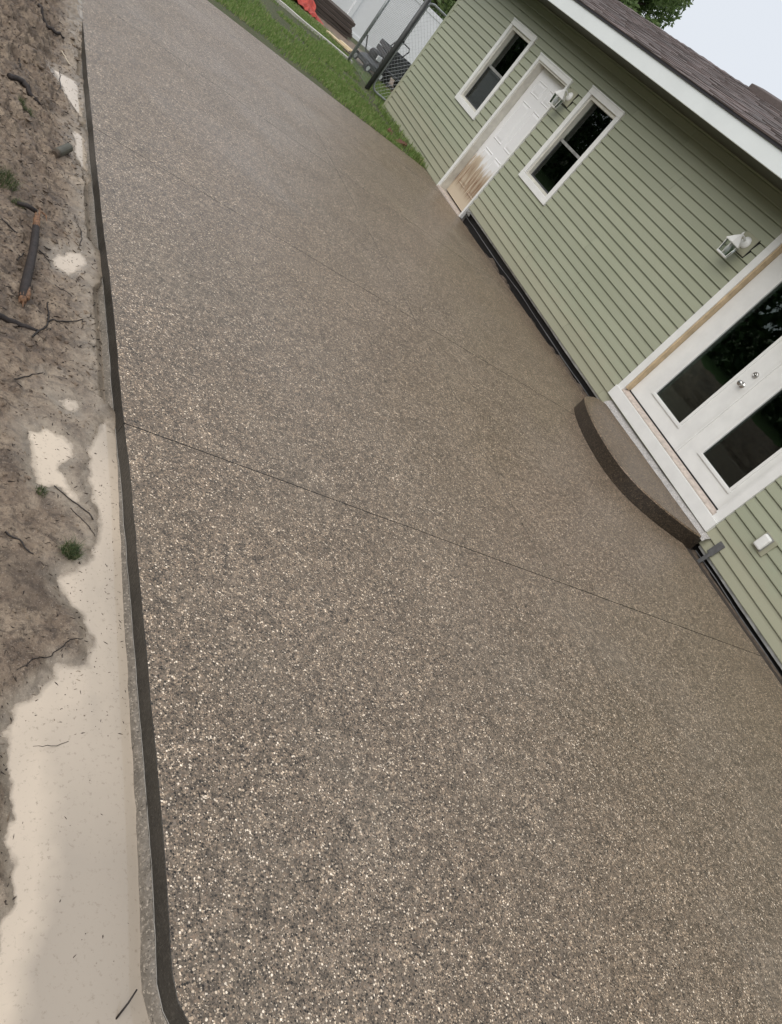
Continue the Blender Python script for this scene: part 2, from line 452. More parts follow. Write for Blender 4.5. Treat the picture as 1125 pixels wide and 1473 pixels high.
def panel(col, row):
    y0 = JY[row]; y1 = JY[row+1] if row+1 < len(JY) else None
    pts = []
    if col == 0:
        # near side, left to right
        if y0 is None: pts += CORNER + [(-3.9,-.16),(JX-GX,-.30)]
        else: pts += [(x, y0+G+d) for x, d in jig(row, leftx(y0), JX-GX)]
        top = y1-G if y1 else FAR
        pts += [(JX-GX+d, y) for y, d in jig(20, pts[-1][1], top, 24)][1:]
        if y1: pts += [(x, top+d) for x, d in jig(row+1, leftx(y1), JX-GX)][::-1][1:]
        else: pts += [(x, FAR+.05*float(vnoise(x*1.3, 9.1))) for x in np.linspace(JX-GX, -5.52, 20)][1:]
        ys = np.linspace(top, y0+G if y0 else .455, 40)[1:-1]
        pts += [(leftx(y), y) for y in ys]
    else:
        if y0 is None: pts += [(JX+GX,-.30),(-1.5,-.4),(xr(0),-.45)]
        else: pts += [(x, y0+G+d) for x, d in jig(row, JX+GX, xr(y0))]
        top = y1-G if y1 else FAR
        pts += [(xr(y)+.007*float(fbm(y*4.3, 2.2, 3)), y) for y in np.linspace(pts[-1][1], top, 60)][1:]
        if y1: pts += [(x, top+d) for x, d in jig(row+1, JX+GX, xr(y1))][::-1][1:]
        else: pts += [(x, FAR+.05*float(vnoise(x*1.3, 9.1))) for x in np.linspace(XR, JX+GX, 20)][1:]
        pts += [(JX+GX+d, y) for y, d in jig(20, pts[0][1], top, 24)][::-1][1:-1]
    b = MB(); b.slab(pts, slz, .16, .0013, 1, 0)
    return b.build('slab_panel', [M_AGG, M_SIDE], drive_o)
for r in range(5):
    for c_ in range(2): panel(c_, r)

# slurry that crept under the form, and the pale line it left along the face
mb = MB(); bd = MB()
ysl = np.linspace(7.0, .455, 260)
edge = [(leftx(y), y) for y in ysl] + CORNER[1:6]
P = [Vector(e) for e in edge]; n = len(P); ring = []
for i in range(n):
    t_ = (P[min(i+1, n-1)]-P[max(i-1, 0)]).normalized(); nn = Vector((t_.y, -t_.x))
    y = P[i].y; wd = .015 + .010*float(fbm(y*5, 1.7, 3)); wd *= min(1, max(.15, (7.1-y)/1.5))
    z0 = slz(P[i].x, y)-.066; a = P[i]-nn*.006; b = P[i]+nn*wd; c2 = b+nn*.01
    ring.append([(a.x, a.y, z0+.004), (b.x, b.y, z0-.012-.004*float(vnoise(y*20, .3))), (c2.x, c2.y, z0-.06)])
    bd.v  # bead follows the same edge
mb.add([q for r in ring for q in r], [f for i in range(n-1) for f in ((i*3, i*3+1, i*3+4, i*3+3), (i*3+1, i*3+2, i*3+5, i*3+4))])
ledge = mb.build('slurry_ledge', M_LEDGE, drive_o, smooth=True)
bd.tube([(P[i].x-.0005, P[i].y, slz(P[i].x, P[i].y)-.0625+.0025*float(fbm(P[i].y*8, 7.7, 3))) for i in range(n)], .0011, 5)
bd.build('laitance_line', M_BEAD, drive_o)

# ---- bare soil beside the drive, with hollows that hold water
PUD = [(-.086, [(-5.30,2.23),(-5.398,2.315),(-5.433,2.257),(-5.464,2.11),(-5.472,1.985),(-5.444,1.895),(-5.433,1.819),(-5.447,1.746),(-5.459,1.653),(-5.498,1.606),(-5.565,1.532),(-5.535,1.468),(-5.489,1.413),(-5.458,1.325),(-5.469,1.261),(-5.557,1.244),(-5.57,1.209),(-5.653,1.11),(-5.681,1.034),(-5.661,.949),(-5.642,.865),(-5.64,.823),(-5.652,.771),(-5.635,.719),(-5.643,.641),(-5.67,.54),(-5.70,.3),(-5.6,-.3),(-4.6,-.55),(-4.4,0),(-5.2,.4)]),
 (-.086, [(-5.673,2.137),(-5.613,2.166),(-5.547,2.168),(-5.511,2.121),(-5.507,2.069),(-5.546,2.026),(-5.541,1.961),(-5.512,1.908),(-5.474,1.841),(-5.519,1.858),(-5.568,1.907),(-5.628,1.906),(-5.656,1.974),(-5.654,2.042)]),
 (-.091, [(-5.595,2.356),(-5.541,2.401),(-5.495,2.391),(-5.505,2.328),(-5.545,2.306)]),
 (-.108, [(-5.612,3.342),(-5.552,3.444),(-5.465,3.543),(-5.453,3.425),(-5.529,3.257),(-5.584,3.272)]),
 (-.146, [(-5.634,5.695),(-5.483,5.745),(-5.44,5.22),(-5.473,5.202),(-5.542,5.36),(-5.611,5.568)]),
 (-.133, [(-5.515,4.93),(-5.44,4.88),(-5.42,4.45),(-5.459,4.47),(-5.497,4.548)])]
def sdist(px, py, poly):
    d = np.full(px.shape, 1e9); ins = np.zeros(px.shape, bool); n = len(poly)
    for i in range(n):
        ax, ay = poly[i]; bx, by = poly[(i+1) % n]
        ex, ey = bx-ax, by-ay; wx, wy = px-ax, py-ay
        t_ = np.clip((wx*ex+wy*ey)/(ex*ex+ey*ey), 0, 1)
        d = np.minimum(d, np.hypot(wx-ex*t_, wy-ey*t_))
        cnd = (ay > py) != (by > py)
        with np.errstate(divide='ignore', invalid='ignore'):
            xi = ax+(py-ay)*ex/np.where(ey == 0, 1e-9, ey)
        ins ^= cnd & (px < xi)
    return np.where(ins, -d, d)
def soil_h(x, y):
    x = np.asarray(x, float); y = np.asarray(y, float)
    lx = np.interp(y, LY, LX)
    off = lx - x                                             # metres out from the slab edge
    far = np.clip((y-1.8)/4, 0, 1)
    base = slz(x, y) - .066 + np.clip(off-.2, 0, 3)*(.05+.20*far) + np.clip((y-6.2)/.8, 0, 1)*np.clip(1-off/.5, 0, 1)*.064
    rough_ = (.35+.65*np.clip(off*3, 0, 1))*(.5+.9*far)
    h = .034*fbm(x*5, y*3.2, 5, .6) + .030*np.abs(fbm(x*12+4, y*9, 4, .62)) + .016*fbm(x*27+2, y*24, 3, .6)
    rid = 1-np.abs(fbm(x*4.1+9, y*6.3+2*x, 4, .5))*2.2
    h = h + .046*far*np.clip(rid-.62, 0, 1)*2
    z = base + h*rough_
    z = z + .007*fbm(x*45, y*45, 3, .6)
    z = np.where(off < .05, np.minimum(z, slz(x, y)-.088+np.clip(off-.02, 0, 1)*.7+np.clip((y-5.9)/.9, 0, 1)*.09), z)
    best = np.full(x.shape, 9.0); lev_ = np.zeros(x.shape); wob_ = .022*fbm(x*20, y*20, 4, .6)
    for L, poly in PUD:
        sd = sdist(x, y, poly); nearer = sd < best
        best = np.where(nearer, sd, best); lev_ = np.where(nearer, L, lev_)
    sd = best+wob_
    dm = .03+.045*np.clip((1.15-y)/.6, 0, 1)                  # near end of the long puddle sunk so its painted reflection darkens
    tgt = lev_ + np.maximum(np.minimum(sd*(.26+.35*np.clip((1.15-y)/.6, 0, 1)*(sd < 0)), .03), -dm) + .0015*fbm(x*40, y*40, 3)
    k = np.clip((sd+.01)/.11, 0, 1); k = k*k*(3-2*k)
    z = np.where(sd < .1, tgt*(1-k)+np.maximum(z, lev_+.010)*k, z)
    return z
xs = np.concatenate([np.linspace(-7.8, -6.6, 14)[:-1], np.linspace(-6.6, -6.0, 20)[:-1], np.linspace(-6.0, -5.30, 110)])
ys = np.concatenate([np.linspace(-6, .2, 22)[:-1], np.linspace(.2, 3.2, 420)[:-1], np.linspace(3.2, 7.6, 420)[:-1], np.linspace(7.6, 13, 50)])
XX, YY = np.meshgrid(xs, ys)
XX2 = np.where(XX > -5.95, XX, XX)
lxx = np.interp(YY, LY, LX)
ZZ = soil_h(XX, YY)
ZZ = np.where((XX > lxx+.008), np.minimum(ZZ, slz(XX, YY)-.09), ZZ)
nx, ny = len(xs), len(ys)
vv = np.stack([XX, YY, ZZ], -1).reshape(-1, 3)
ii = np.arange(nx*ny).reshape(ny, nx)
ff = np.stack([ii[:-1,:-1], ii[:-1,1:], ii[1:,1:], ii[1:,:-1]], -1).reshape(-1, 4)
me = bpy.data.meshes.new('bare_soil'); me.from_pydata(vv.tolist(), [], ff.tolist()); me.materials.append(M_MUD)
me.polygons.foreach_set('use_smooth', [True]*len(me.polygons)); me.update()
lvl = np.full(XX.shape, 9.0)
for L, poly in PUD:
    sd = sdist(XX, YY, poly); lvl = np.where(sd < .16, np.minimum(lvl, np.clip(sd, 0, 1)/.16*.02+np.maximum(ZZ-L, 0)), lvl)
off = lxx-XX
lvl = np.minimum(lvl, np.clip(off-.03, 0, 1)*.14+.004)
sv = np.clip(1.15-(lvl-.004)/.020+.25*fbm(XX*9, YY*9, 4), 0, 1)
me.attributes.new('silt', 'FLOAT', 'POINT').data.foreach_set('value', sv.reshape(-1).astype(np.float32))
soil = bpy.data.objects.new('bare_soil', me); C.objects.link(soil); struct(soil)
def ground(x, y): return float(soil_h(np.array([x]), np.array([y]))[0])

for L, poly in PUD:
    pa = np.array(poly); stp = .010
    ax_ = np.arange(pa[:,0].min()-.06, min(pa[:,0].max()+.06, -5.15), stp); ay_ = np.arange(max(pa[:,1].min()-.06, -.3), pa[:,1].max()+.06, stp)
    WX, WY = np.meshgrid(ax_, ay_); dep = L-soil_h(WX, WY)
    ok = (sdist(WX, WY, poly) < .05) & ((WX < np.interp(WY, LY, LX)+.012) | (WY < .46))
    idx = -np.ones(WX.shape, int); q_ = ok[:-1,:-1] & ok[1:,:-1] & ok[:-1,1:] & ok[1:,1:]
    use = np.zeros(WX.shape, bool); use[:-1,:-1] |= q_; use[1:,:-1] |= q_; use[:-1,1:] |= q_; use[1:,1:] |= q_
    idx[use] = np.arange(use.sum())
    V = np.stack([WX[use], WY[use], np.full(use.sum(), L)], -1); jj, kk = np.nonzero(q_)
    F = np.stack([idx[jj,kk], idx[jj,kk+1], idx[jj+1,kk+1], idx[jj+1,kk]], -1)
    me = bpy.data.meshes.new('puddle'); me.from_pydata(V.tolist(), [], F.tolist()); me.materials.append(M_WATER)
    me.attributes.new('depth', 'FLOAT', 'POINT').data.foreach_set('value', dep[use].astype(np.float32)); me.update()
    o = bpy.data.objects.new('puddle', me); C.objects.link(o); struct(o)

mb = MB(); ty = np.linspace(-.4, 3.5, 60)
mb.add([q for y in ty for q in ((-.16, y, slz(-.1, y)-.012), (-.09, y, slz(-.1, y)-.014+.008*float(fbm(y*6, 1.1, 3))), (.055, y, slz(-.1, y)-.012+.012*float(fbm(y*7, 4.1, 3))))], [f for i in range(59) for f in ((i*3, i*3+1, i*3+4, i*3+3), (i*3+1, i*3+2, i*3+5, i*3+4))])
struct(mb.build('trench_soil', M_JOINT, smooth=True))

# ---- lawns: the yard beyond the soil strip, and the one beyond the drive
mb = MB(); mb.add([(-40,-12,-.2),(-7.6,-12,.02),(-7.6,12,.02),(-40,40,-.5),(-7.6,40,-.3)], [(0,1,2,4,3)])
M_YARD = simple('yard_turf', (.085,.15,.04), .85, .4, 3, .8)
struct(mb.build('lawn', M_YARD))
gx_ = np.linspace(-14, 9, 60); gy_ = np.linspace(11.0, 30, 60)
def lawn_h(x, y):
    yy = np.minimum(y, 24.0)
    return slz(x*.6, yy) - .012 + .035*fbm(np.asarray(x)*.9, np.asarray(y)*.9, 3) - .03*np.clip((11.45-y)/.3, 0, 1)
GX, GY = np.meshgrid(gx_, gy_); GZ = lawn_h(GX, GY)
vv = np.stack([GX, GY, GZ], -1).reshape(-1, 3); ii = np.arange(3600).reshape(60, 60)
ff = np.stack([ii[:-1,:-1], ii[:-1,1:], ii[1:,1:], ii[1:,:-1]], -1).reshape(-1, 4)
me = bpy.data.meshes.new('lawn'); me.from_pydata(vv.tolist(), [], ff.tolist()); me.materials.append(M_LAWN); me.update()
lawn = bpy.data.objects.new('lawn', me); C.objects.link(lawn); struct(lawn)

def blades(name, pts, hmin, hmax, wid, m, lean=.5):
    n = len(pts); P_ = np.asarray(pts, float)
    a = rng.random(n)*2*np.pi; h = hmin+(hmax-hmin)*rng.random(n)**1.4; ln = lean*rng.random(n); b = rng.random(n)*2*np.pi
    dx = np.cos(a)*wid; dy = np.sin(a)*wid
    l = np.stack([P_[:,0]-dx, P_[:,1]-dy, P_[:,2]-.005], -1); r = np.stack([P_[:,0]+dx, P_[:,1]+dy, P_[:,2]-.005], -1)
    mx = np.stack([P_[:,0]+np.cos(b)*h*ln*.35, P_[:,1]+np.sin(b)*h*ln*.35, P_[:,2]+h*.6], -1)
    tp = np.stack([P_[:,0]+np.cos(b)*h*ln, P_[:,1]+np.sin(b)*h*ln, P_[:,2]+h*(1-.3*ln)], -1)
    ml = mx-np.stack([dx, dy, 0*dx], -1)*.7; mr = mx+np.stack([dx, dy, 0*dx], -1)*.7
    V = np.stack([l, r, mr, ml, tp], 1).reshape(-1, 3); k = np.arange(n)*5
    F = [f for i in k.tolist() for f in ((i, i+1, i+2, i+3), (i+3, i+2, i+4))]
    me = bpy.data.meshes.new(name); me.from_pydata(V.tolist(), [], F); me.materials.append(m); me.update()
    o = bpy.data.objects.new(name, me); C.objects.link(o); return o
K = 95000
px = rng.uniform(-6.5, .0, K); py = rng.uniform(11.33, 18.0, K)
den = fbm(px*.8, py*.8, 4)
keep = (den > -.30+.22*rng.random(K)) & (rng.random(K) > .22*np.clip((12.2-py)/.7, 0, 1)) & ((py > 11.45) | (rng.random(K) < .5)) & ~((px > -.45) & (py < 12.6) & (rng.random(K) < .75)) & ~((py > 16.2) & (py < 16.5))
px, py = px[keep], py[keep]
K2 = 9000
px = np.concatenate([px, rng.uniform(0, 3, K2)]); py = np.concatenate([py, rng.uniform(14.1, 17, K2)])
stuff(blades('grass', np.stack([px, py, lawn_h(px, py)], -1), .03, .085, .0055, M_GRASS, .8))
bpy.data.objects['grass']['label'] = 'short green lawn grass beyond the drive'

# ------------------------------------------------------------------ the house
Y_N, Y_F = -3.0, 13.96
ZTOP = 2.545
OPEN = dict(wa=(11.121, 11.991, .865, 2.196), door=(9.722, 10.761, -.5, 2.088), wb=(8.433, 9.292, .865, 2.196), french=(3.477, 5.421, .197, 2.47))
house = empty('house', (0, 5.5, 0))
house.location = (0, 0, 0)
tag(house, 'single storey house with sage green lap siding and white trimmed doors', 'house')

def free_spans(y0, y1, z0, z1):
    """cells of the band y0..y1, z0..z1 that no opening covers"""
    cuts = sorted({y0, y1} | {c for o in OPEN.values() for c in o[:2] if y0 < c < y1})
    res = []
    for a, b in zip(cuts[:-1], cuts[1:]):
        mid = (a+b)/2; zs = [(z0, z1)]
        for o in OPEN.values():
            if o[0] < mid < o[1]:
                nz = []
                for (p, q) in zs:
                    if o[3] <= p or o[2] >= q: nz.append((p, q)); continue
                    if o[2] > p: nz.append((p, o[2]))
                    if o[3] < q: nz.append((o[3], q))
                zs = nz
        for zz in zs:
            if zz[1]-zz[0] > .004: res.append([a, b, zz[0], zz[1]])
    mer = []
    for r in sorted(res, key=lambda r: (r[2], r[3], r[0])):
        if mer and abs(mer[-1][1]-r[0]) < 1e-6 and mer[-1][2:] == r[2:]: mer[-1][1] = r[1]
        else: mer.append(r)
    return mer

wall = MB()
for a, b, p, q in free_spans(Y_N, Y_F, .095, ZTOP): wall.box(.012, .11, a, b, p, q)
wall_o = wall.build('wall', M_SIDING, house)
back = MB()                                                # end walls and back of the shell
for yy in (Y_N, Y_F-.1):
    back.add([(x, y, z) for y in (yy, yy+.1) for x, z in ((.11,-.4),(5.0,-.4),(5.0,2.6),(2.5,3.5),(.11,2.6))],
             [(0,1,2,3,4), (9,8,7,6,5)] + [((i+1) % 5, i, 5+i, 5+(i+1) % 5) for i in range(5)])
back.box(4.9, 5.0, Y_N+.1, Y_F-.1, -.4, 2.6)
back.build('rear_wall', M_SIDING, house)
room = MB()
room.box(.11, 4.9, Y_N+.1, Y_F-.1, .22, .30); room.box(.11, 4.9, Y_N+.1, Y_F-.1, 2.50, 2.54)
room.box(3.4, 3.45, Y_N+.1, Y_F-.1, .30, 2.50); room.box(.115, 3.4, 6.9, 7.0, .3, 2.5); room.box(.115, 3.4, 9.35, 9.42, .3, 2.5); room.box(.115, 3.4, 10.95, 11.0, .3, 2.5)
room.build('interior', M_ROOM, house)
fnd = MB()
for a, b, p, q in free_spans(Y_N, Y_F, -.5, .0945): fnd.box(.05, .12, a, b, p, min(q, .0945))
fnd.build('foundation', M_FOUND, house)

# lap boards, each course cut at the openings
EXPO = .1016; Z0 = .192-EXPO
def board(a, b, p, q, zc):
    m = MB()
    fx = lambda z: -.0265+.0170*(z-zc)/EXPO               # face leans in towards its top
    lip = p-zc < .001
    gv = q-.0095 if (q-zc > EXPO-.001 and q-p > .03) else q                # nailing groove under the next lap
    prof = [(fx(p)+.001, p-.003), (.006, p+.004)] if lip else [(fx(p), p), (.006, p)]
    prof += [(.0105, p+.02 if lip and q-p > .05 else p+.0045), (.0105, q), (.0085, q), (.0085, gv), (fx(gv), gv)] if gv < q else [(.0105, p+.0045), (.0105, q), (fx(q), q)]
    if lip: prof += [(fx(p)-.0008, p+.004)]
    ys_ = np.linspace(a+.0015, b-.0015, max(2, int((b-a)/.45)+1)); np_ = len(prof)
    vs = []
    for y in ys_:                                           # vinyl is never quite flat
        wv = .0016*float(vnoise(y*1.3+zc*50, zc*31)); vs += [(x+(wv if x < 0 else 0), y, z+.0012*float(vnoise(y*.9, zc*77))*(z < q)) for x, z in prof]
    n_ = len(ys_)
    m.add(vs, [tuple(range(np_)), tuple((n_-1)*np_+np_-1-i for i in range(np_))] + [(r*np_+(i+1) % np_, r*np_+i, (r+1)*np_+i, (r+1)*np_+(i+1) % np_) for r in range(n_-1) for i in range(np_)])
    return m.build('siding_board', M_SIDING, wall_o)
k = 0
while True:
    zc = Z0+k*EXPO
    if zc > ZTOP: break
    for a, b, p, q in free_spans(Y_N, Y_F-.07, zc, min(zc+EXPO, ZTOP)):
        cut = a; nxt = a+1.2+((k//2)*1.37) % 2.4
        while nxt < b-.8:
            board(cut, nxt, p, q, zc); cut = nxt; nxt += 3.66
        board(cut, b, p, q, zc)
    k += 1
for k in (1, 2, 3):                                        # courses that run on down to the grass left of the side door
    zc = Z0-k*EXPO; board(10.764, Y_F-.07, zc, zc+EXPO, zc)
mb = MB()
mb.box(-.022, .008, Y_F-.072, Y_F+.02, -.4, ZTOP); mb.box(.008, .09, Y_F+.0, Y_F+.02, -.4, ZTOP)
mb.build('corner_post', M_SIDING, wall_o, bevel=.003)
# flashing and starter strip along the foot of the wall
for a, b in ((5.45, 9.715), (Y_N, 3.42)):
    mb = MB(); ys_ = np.linspace(a, b, 60)
    pr = []
    for y in ys_:
        wv = .016*float(fbm(y*1.6, 5.1, 4))
        pr.append([(-.010+wv, y, .060+wv*.8), (-.014+wv*.6, y, .090), (.004, y, .0915), (.006, y, .058)])
    mb.add([q for r in pr for q in r], [f for i in range(59) for f in [(i*4+j, i*4+(j+1) % 4, i*4+4+(j+1) % 4, i*4+4+j) for j in range(4)]] + [(0,3,2,1), (236,237,238,239)])
    mb.build('flashing_strip', M_FLASHL, house)
    mb = MB(); yq = np.linspace(a, b, 90)
    mb.tube([(.010+.022*float(fbm(y*1.7, 8.8, 4)), y, .014+slz(0, y)*.35+.016*float(fbm(y*1.3, 3.8, 4))) for y in yq], [.0055+.004*float(fbm(y*3, 1.8, 3)) for y in yq], 6)
    mb.build('base_strip', M_PLAS, house)
    mb = MB(); yq = np.linspace(a, b, 260)                   # crumbs of soil and concrete spilled into the gap
    vs = []
    for y in yq:
        hgt_ = max(0.0, float(fbm(y*3.1, 6.6, 4)))*.11; zz = slz(0, y)
        vs += [(-.05, y, zz-.03), (-.022, y, zz-.004+hgt_*.35), (.015, y, zz-.01+hgt_), (.055, y, zz-.03+hgt_*1.2)]
    mb.add(vs, [(i*4+j, i*4+j+1, i*4+j+5, i*4+j+4) for i in range(259) for j in range(3)])
    stuff(mb.build('gap_spoil', M_SPOIL, house))
mb = MB()                                                   # crumpled end of the flashing beside the side door
pts = [(-.012-.02*random.random(), 9.70-.028*i, .02+.05*(j/3)+.006*random.uniform(-1, 1)) for i in range(5) for j in range(4)]
mb.add(pts, [(i*4+j, i*4+j+1, i*4+j+5, i*4+j+4) for i in range(4) for j in range(3)])
mb.build('crumpled_flashing', M_FLASH, house)

# ---- windows
def window(y0, y1, z0, z1):
    W_ = .082
    m = MB()
    m.box(-.040, .012, y0, y0+W_, z0+W_, z1-W_); m.box(-.040, .012, y1-W_, y1, z0+W_, z1-W_)
    m.box(-.042, .012, y0, y1, z1-W_, z1); m.box(-.042, .012, y0, y1, z0, z0+W_)
    m.box(-.050, -.042, y0-.004, y1+.004, z1-.012, z1+.006)
    wo = m.build('window', M_WHITE, house, bevel=.004)
    a, b, p, q = y0+W_, y1-W_, z0+W_, z1-W_
    m = MB(); t_ = .032
    m.box(-.012, .09, a, a+t_, p, q); m.box(-.012, .09, b-t_, b, p, q); m.box(-.011, .09, a+t_, b-t_, q-t_-.012, q); m.box(-.011, .09, a+t_, b-t_, p, p+t_)
    m.build('frame', M_CREAM, wo, bevel=.003)
    mid = (p+q)/2-.01
    m = MB(); m.box(.028, .062, a+t_, b-t_, mid-.018, mid+.018); m.build('meeting_rail', M_FLASH, wo, bevel=.003)
    m = MB(); m.box(.060, .064, a+t_, b-t_, mid+.018, q-t_-.012); m.build('pane', M_GLASS, wo)
    m = MB(); m.box(.040, .044, a+t_+.02, b-t_-.02, p+t_+.02, mid-.018); m.build('pane', M_GLASS, wo)
    m = MB(); m.box(.036, .056, a+t_, a+t_+.02, p+t_, mid-.018); m.box(.036, .056, b-t_-.02, b-t_, p+t_, mid-.018); m.box(.0355, .056, a+t_+.02, b-t_-.02, p+t_, p+t_+.02)
    m.build('sash', M_DGREY, wo)
    m = MB(); m.box(.30, .33, a+.1, b-.1, p+.10, p+.16); m.build('inner_sill', M_FLASH, wo)
    return wo
window(*OPEN['wa']); window(*OPEN['wb'])

# ---- side door
y0, y1, _, z1 = OPEN['door']; zb = slz(0, 10.2)+.012
m = MB(); W_ = .062
m.box(-.046, .012, y0, y0+W_*.62, zb, z1-.075); m.box(-.046, .012, y1-W_, y1, zb-.03, z1-.075); m.box(-.048, .012, y0, y1, z1-.075, z1); m.box(-.056, -.048, y0-.006, y1+.006, z1-.016, z1+.006)
side = m.build('side_door', M_WHITE, house, bevel=.005)
a, b = y0+W_*.62, y1-W_
m = MB(); m.box(-.030, .16, a, a+.022, zb, z1-.10); m.box(-.030, .16, b-.022, b, zb, z1-.10); m.box(-.029, .16, a, b, z1-.10, z1-.075)
m.build('jamb', M_CREAM, side, bevel=.002)
a += .024; b -= .024; lz0, lz1 = zb+.035, z1-.103
m = MB(); m.box(.085, .128, a, b, lz0, lz1); leaf = m.build('door_leaf', M_DOOR, side, bevel=.003)
wp = (b-a-.115*2-.10)/2
for c_ in range(2):
    ya = a+.115+c_*(wp+.10)
    for (p, q) in ((.21, .82), (.97, 1.58), (1.70, 1.90)):
        m = MB(); p += lz0; q += lz0; e = .022
        # raised moulding ring and bevelled field
        vs = []
        for d, x in ((0, .0848), (.010, .0765), (e, .0865), (e+.03, .0795)):
            vs += [(x, ya+d, p+d), (x, ya+wp-d, p+d), (x, ya+wp-d, q-d), (x, ya+d, q-d)]
        m.add(vs, [(r*4+(i+1) % 4, r*4+i, r*4+4+i, r*4+4+(i+1) % 4) for r in range(3) for i in range(4)] + [(15, 14, 13, 12)])
        m.build('door_panel', M_DOOR, side)
m = MB(); m.box(-.05, .15, y0+.03, y1-.03, zb-.04, zb+.012); m.build('threshold', M_SILL, side, bevel=.004)

# ---- double glazed doors
y0, y1, z0, z1 = OPEN['french']
m = MB(); W_ = .085
m.box(-.040, .012, y0, y0+W_, z0+.125, z1-W_); m.box(-.040, .012, y1-W_, y1, z0+.125, z1-W_); m.box(-.041, .012, y0, y1, z1-W_, z1)
m.box(-.052, .014, y0-.004, y1+.004, z0, z0+.125)
fd = m.build('glazed_double_door', M_WHITE, house, bevel=.004)
m = MB(); m.box(-.026, .15, y1-W_-.022, y1-W_, z0+.17, z1-W_); m.build('bare_jamb', M_WOOD, fd, bevel=.002)
m = MB(); m.box(-.026, .15, y0+W_, y0+W_+.022, z0+.17, z1-W_); m.build('bare_jamb', M_WHITE, fd, bevel=.002)
m = MB(); m.prism_y([(-.036, z0+.126), (.15, z0+.126), (.15, z0+.172), (.03, z0+.168), (-.036, z0+.140)], y0+W_, y1-W_); m.build('threshold', M_SILL, fd, bevel=.002)
m = MB(); m.box(.028, .05, y0+W_+.022, y1-W_-.022, z0+.169, z0+.182); m.build('weather_seal', M_BLACK, fd)
zl0, zl1 = z0+.182, z1-W_-.01
for (a, b, ga, gb) in ((4.392, y1-W_-.026, 4.591, 5.064), (y0+W_+.026, 4.388, 3.709, 4.176)):
    gz0, gz1 = .558, 2.16
    m = MB(); m.box(.036, .08, a, ga, zl0, zl1); m.box(.036, .08, gb, b, zl0, zl1); m.box(.0362, .08, ga, gb, zl0, gz0); m.box(.0362, .08, ga, gb, gz1, zl1)
    lf = m.build('door_leaf', M_WHITE, fd)
    m = MB()
    for (A, B, P_, Q) in ((ga-.028, ga+.004, gz0-.004, gz1+.028), (gb-.004, gb+.028, gz0-.004, gz1+.028)):
        m.box(.024, .05, A, B, P_, Q)
    m.box(.0235, .05, ga-.034, gb+.034, gz0-.034, gz0+.002); m.box(.0235, .05, ga-.034, gb+.034, gz1+.0, gz1+.034)
    m.build('pane_moulding', M_WHITE, fd, bevel=.006)
    m = MB(); m.box(.050, .060, ga, gb, gz0, gz1); m.build('pane', M_GLASS, fd)
m = MB(); m.box(.020, .044, 4.368, 4.392, zl0, zl1); m.build('astragal', M_WHITE, fd, bevel=.006)
def turned(prof, yc, zc, x0, name, mt, par, n=24):       # profile (r, distance out from the door)
    m = MB(); vs = []; fs = []
    for r, d in prof:
        for k in range(n):
            an = 2*math.pi*k/n; vs.append((x0-d, yc+r*math.cos(an), zc+r*math.sin(an)))
    for i in range(len(prof)-1):
        for k in range(n): fs.append((i*n+k, i*n+n+k, i*n+n+(k+1) % n, i*n+(k+1) % n))
    fs.append(tuple((len(prof)-1)*n+n-1-k for k in range(n)))
    m.add(vs, fs); return m.build(name, mt, par, smooth=True)
turned([(.031,0),(.031,.004),(.026,.008),(.011,.012),(.010,.028),(.020,.036),(.027,.046),(.027,.056),(.020,.064),(.006,.067)], 4.468, 1.192, .036, 'knob', M_METAL, fd)
turned([(.030,0),(.030,.008),(.026,.016),(.021,.020),(.019,.0205),(.017,.018),(.006,.018),(.005,.022)], 4.455, 1.328, .036, 'deadbolt', M_METAL, fd)
mb = MB()                                                  # mortar between sill and step
vs = []; nsl = 50
for i in range(nsl+1):
    y = 3.40+(5.34-3.40)*i/nsl; xo = -.060-.02*float(fbm(y*4, .4, 4)); zt = slz(0, y)+.155+.008*float(fbm(y*6, 2.9, 3))
    vs += [(.01, y, .192), (-.035, y, zt+.028), (xo-.018, y, zt), (xo-.03, y, zt-.03)]
mb.add(vs, [(i*4+j, i*4+j+1, i*4+j+5, i*4+j+4) for i in range(nsl) for j in range(3)])
mb.build('mortar_bed', M_MORTAR, house, smooth=True)

# ---- eaves and roof
XE, ZE0, ZE1, XRG, ZRG = -.60, 2.545, 2.722, 2.5, 3.625
YA, YB = Y_N-.3, Y_F+.32
m = MB(); m.box(XE+.02, .012, YA, YB, ZE0, ZE0+.012); m.build('soffit', M_SOFFIT, house)
roof = MB()
th = .05
roof.add([(XE-.012, YA, ZE1+.004), (XRG, YA, ZRG), (2*XRG-XE, YA, ZE1+.004), (XE-.012, YB, ZE1+.004), (XRG, YB, ZRG), (2*XRG-XE, YB, ZE1+.004),
          (XE-.012, YA, ZE1-.02), (XRG, YA, ZRG-.06), (2*XRG-XE, YA, ZE1-.02), (XE-.012, YB, ZE1-.02), (XRG, YB, ZRG-.06), (2*XRG-XE, YB, ZE1-.02)],
         [(0,1,4,3), (1,2,5,4), (6,9,10,7), (7,10,11,8), (0,3,9,6), (2,8,11,5), (0,6,7,1), (1,7,8,2), (3,4,10,9), (4,5,11,10)])
roof_o = roof.build('roof', M_DRIP, house)
m = MB(); m.box(XE-.008, XE+.02, YA, YB, ZE0-.012, ZE1-.022); m.build('fascia', M_FASCIA, roof_o, bevel=.004)
m = MB(); m.box(XE-.022, XE-.0085, YA, YB, ZE1-.026, ZE1+.006); m.build('drip_edge', M_DRIP, roof_o)
sh = MB()
sl = math.hypot(XRG-XE, ZRG-ZE1); ux, uz = (XRG-XE)/sl, (ZRG-ZE1)/sl
nc = int(sl/.143)
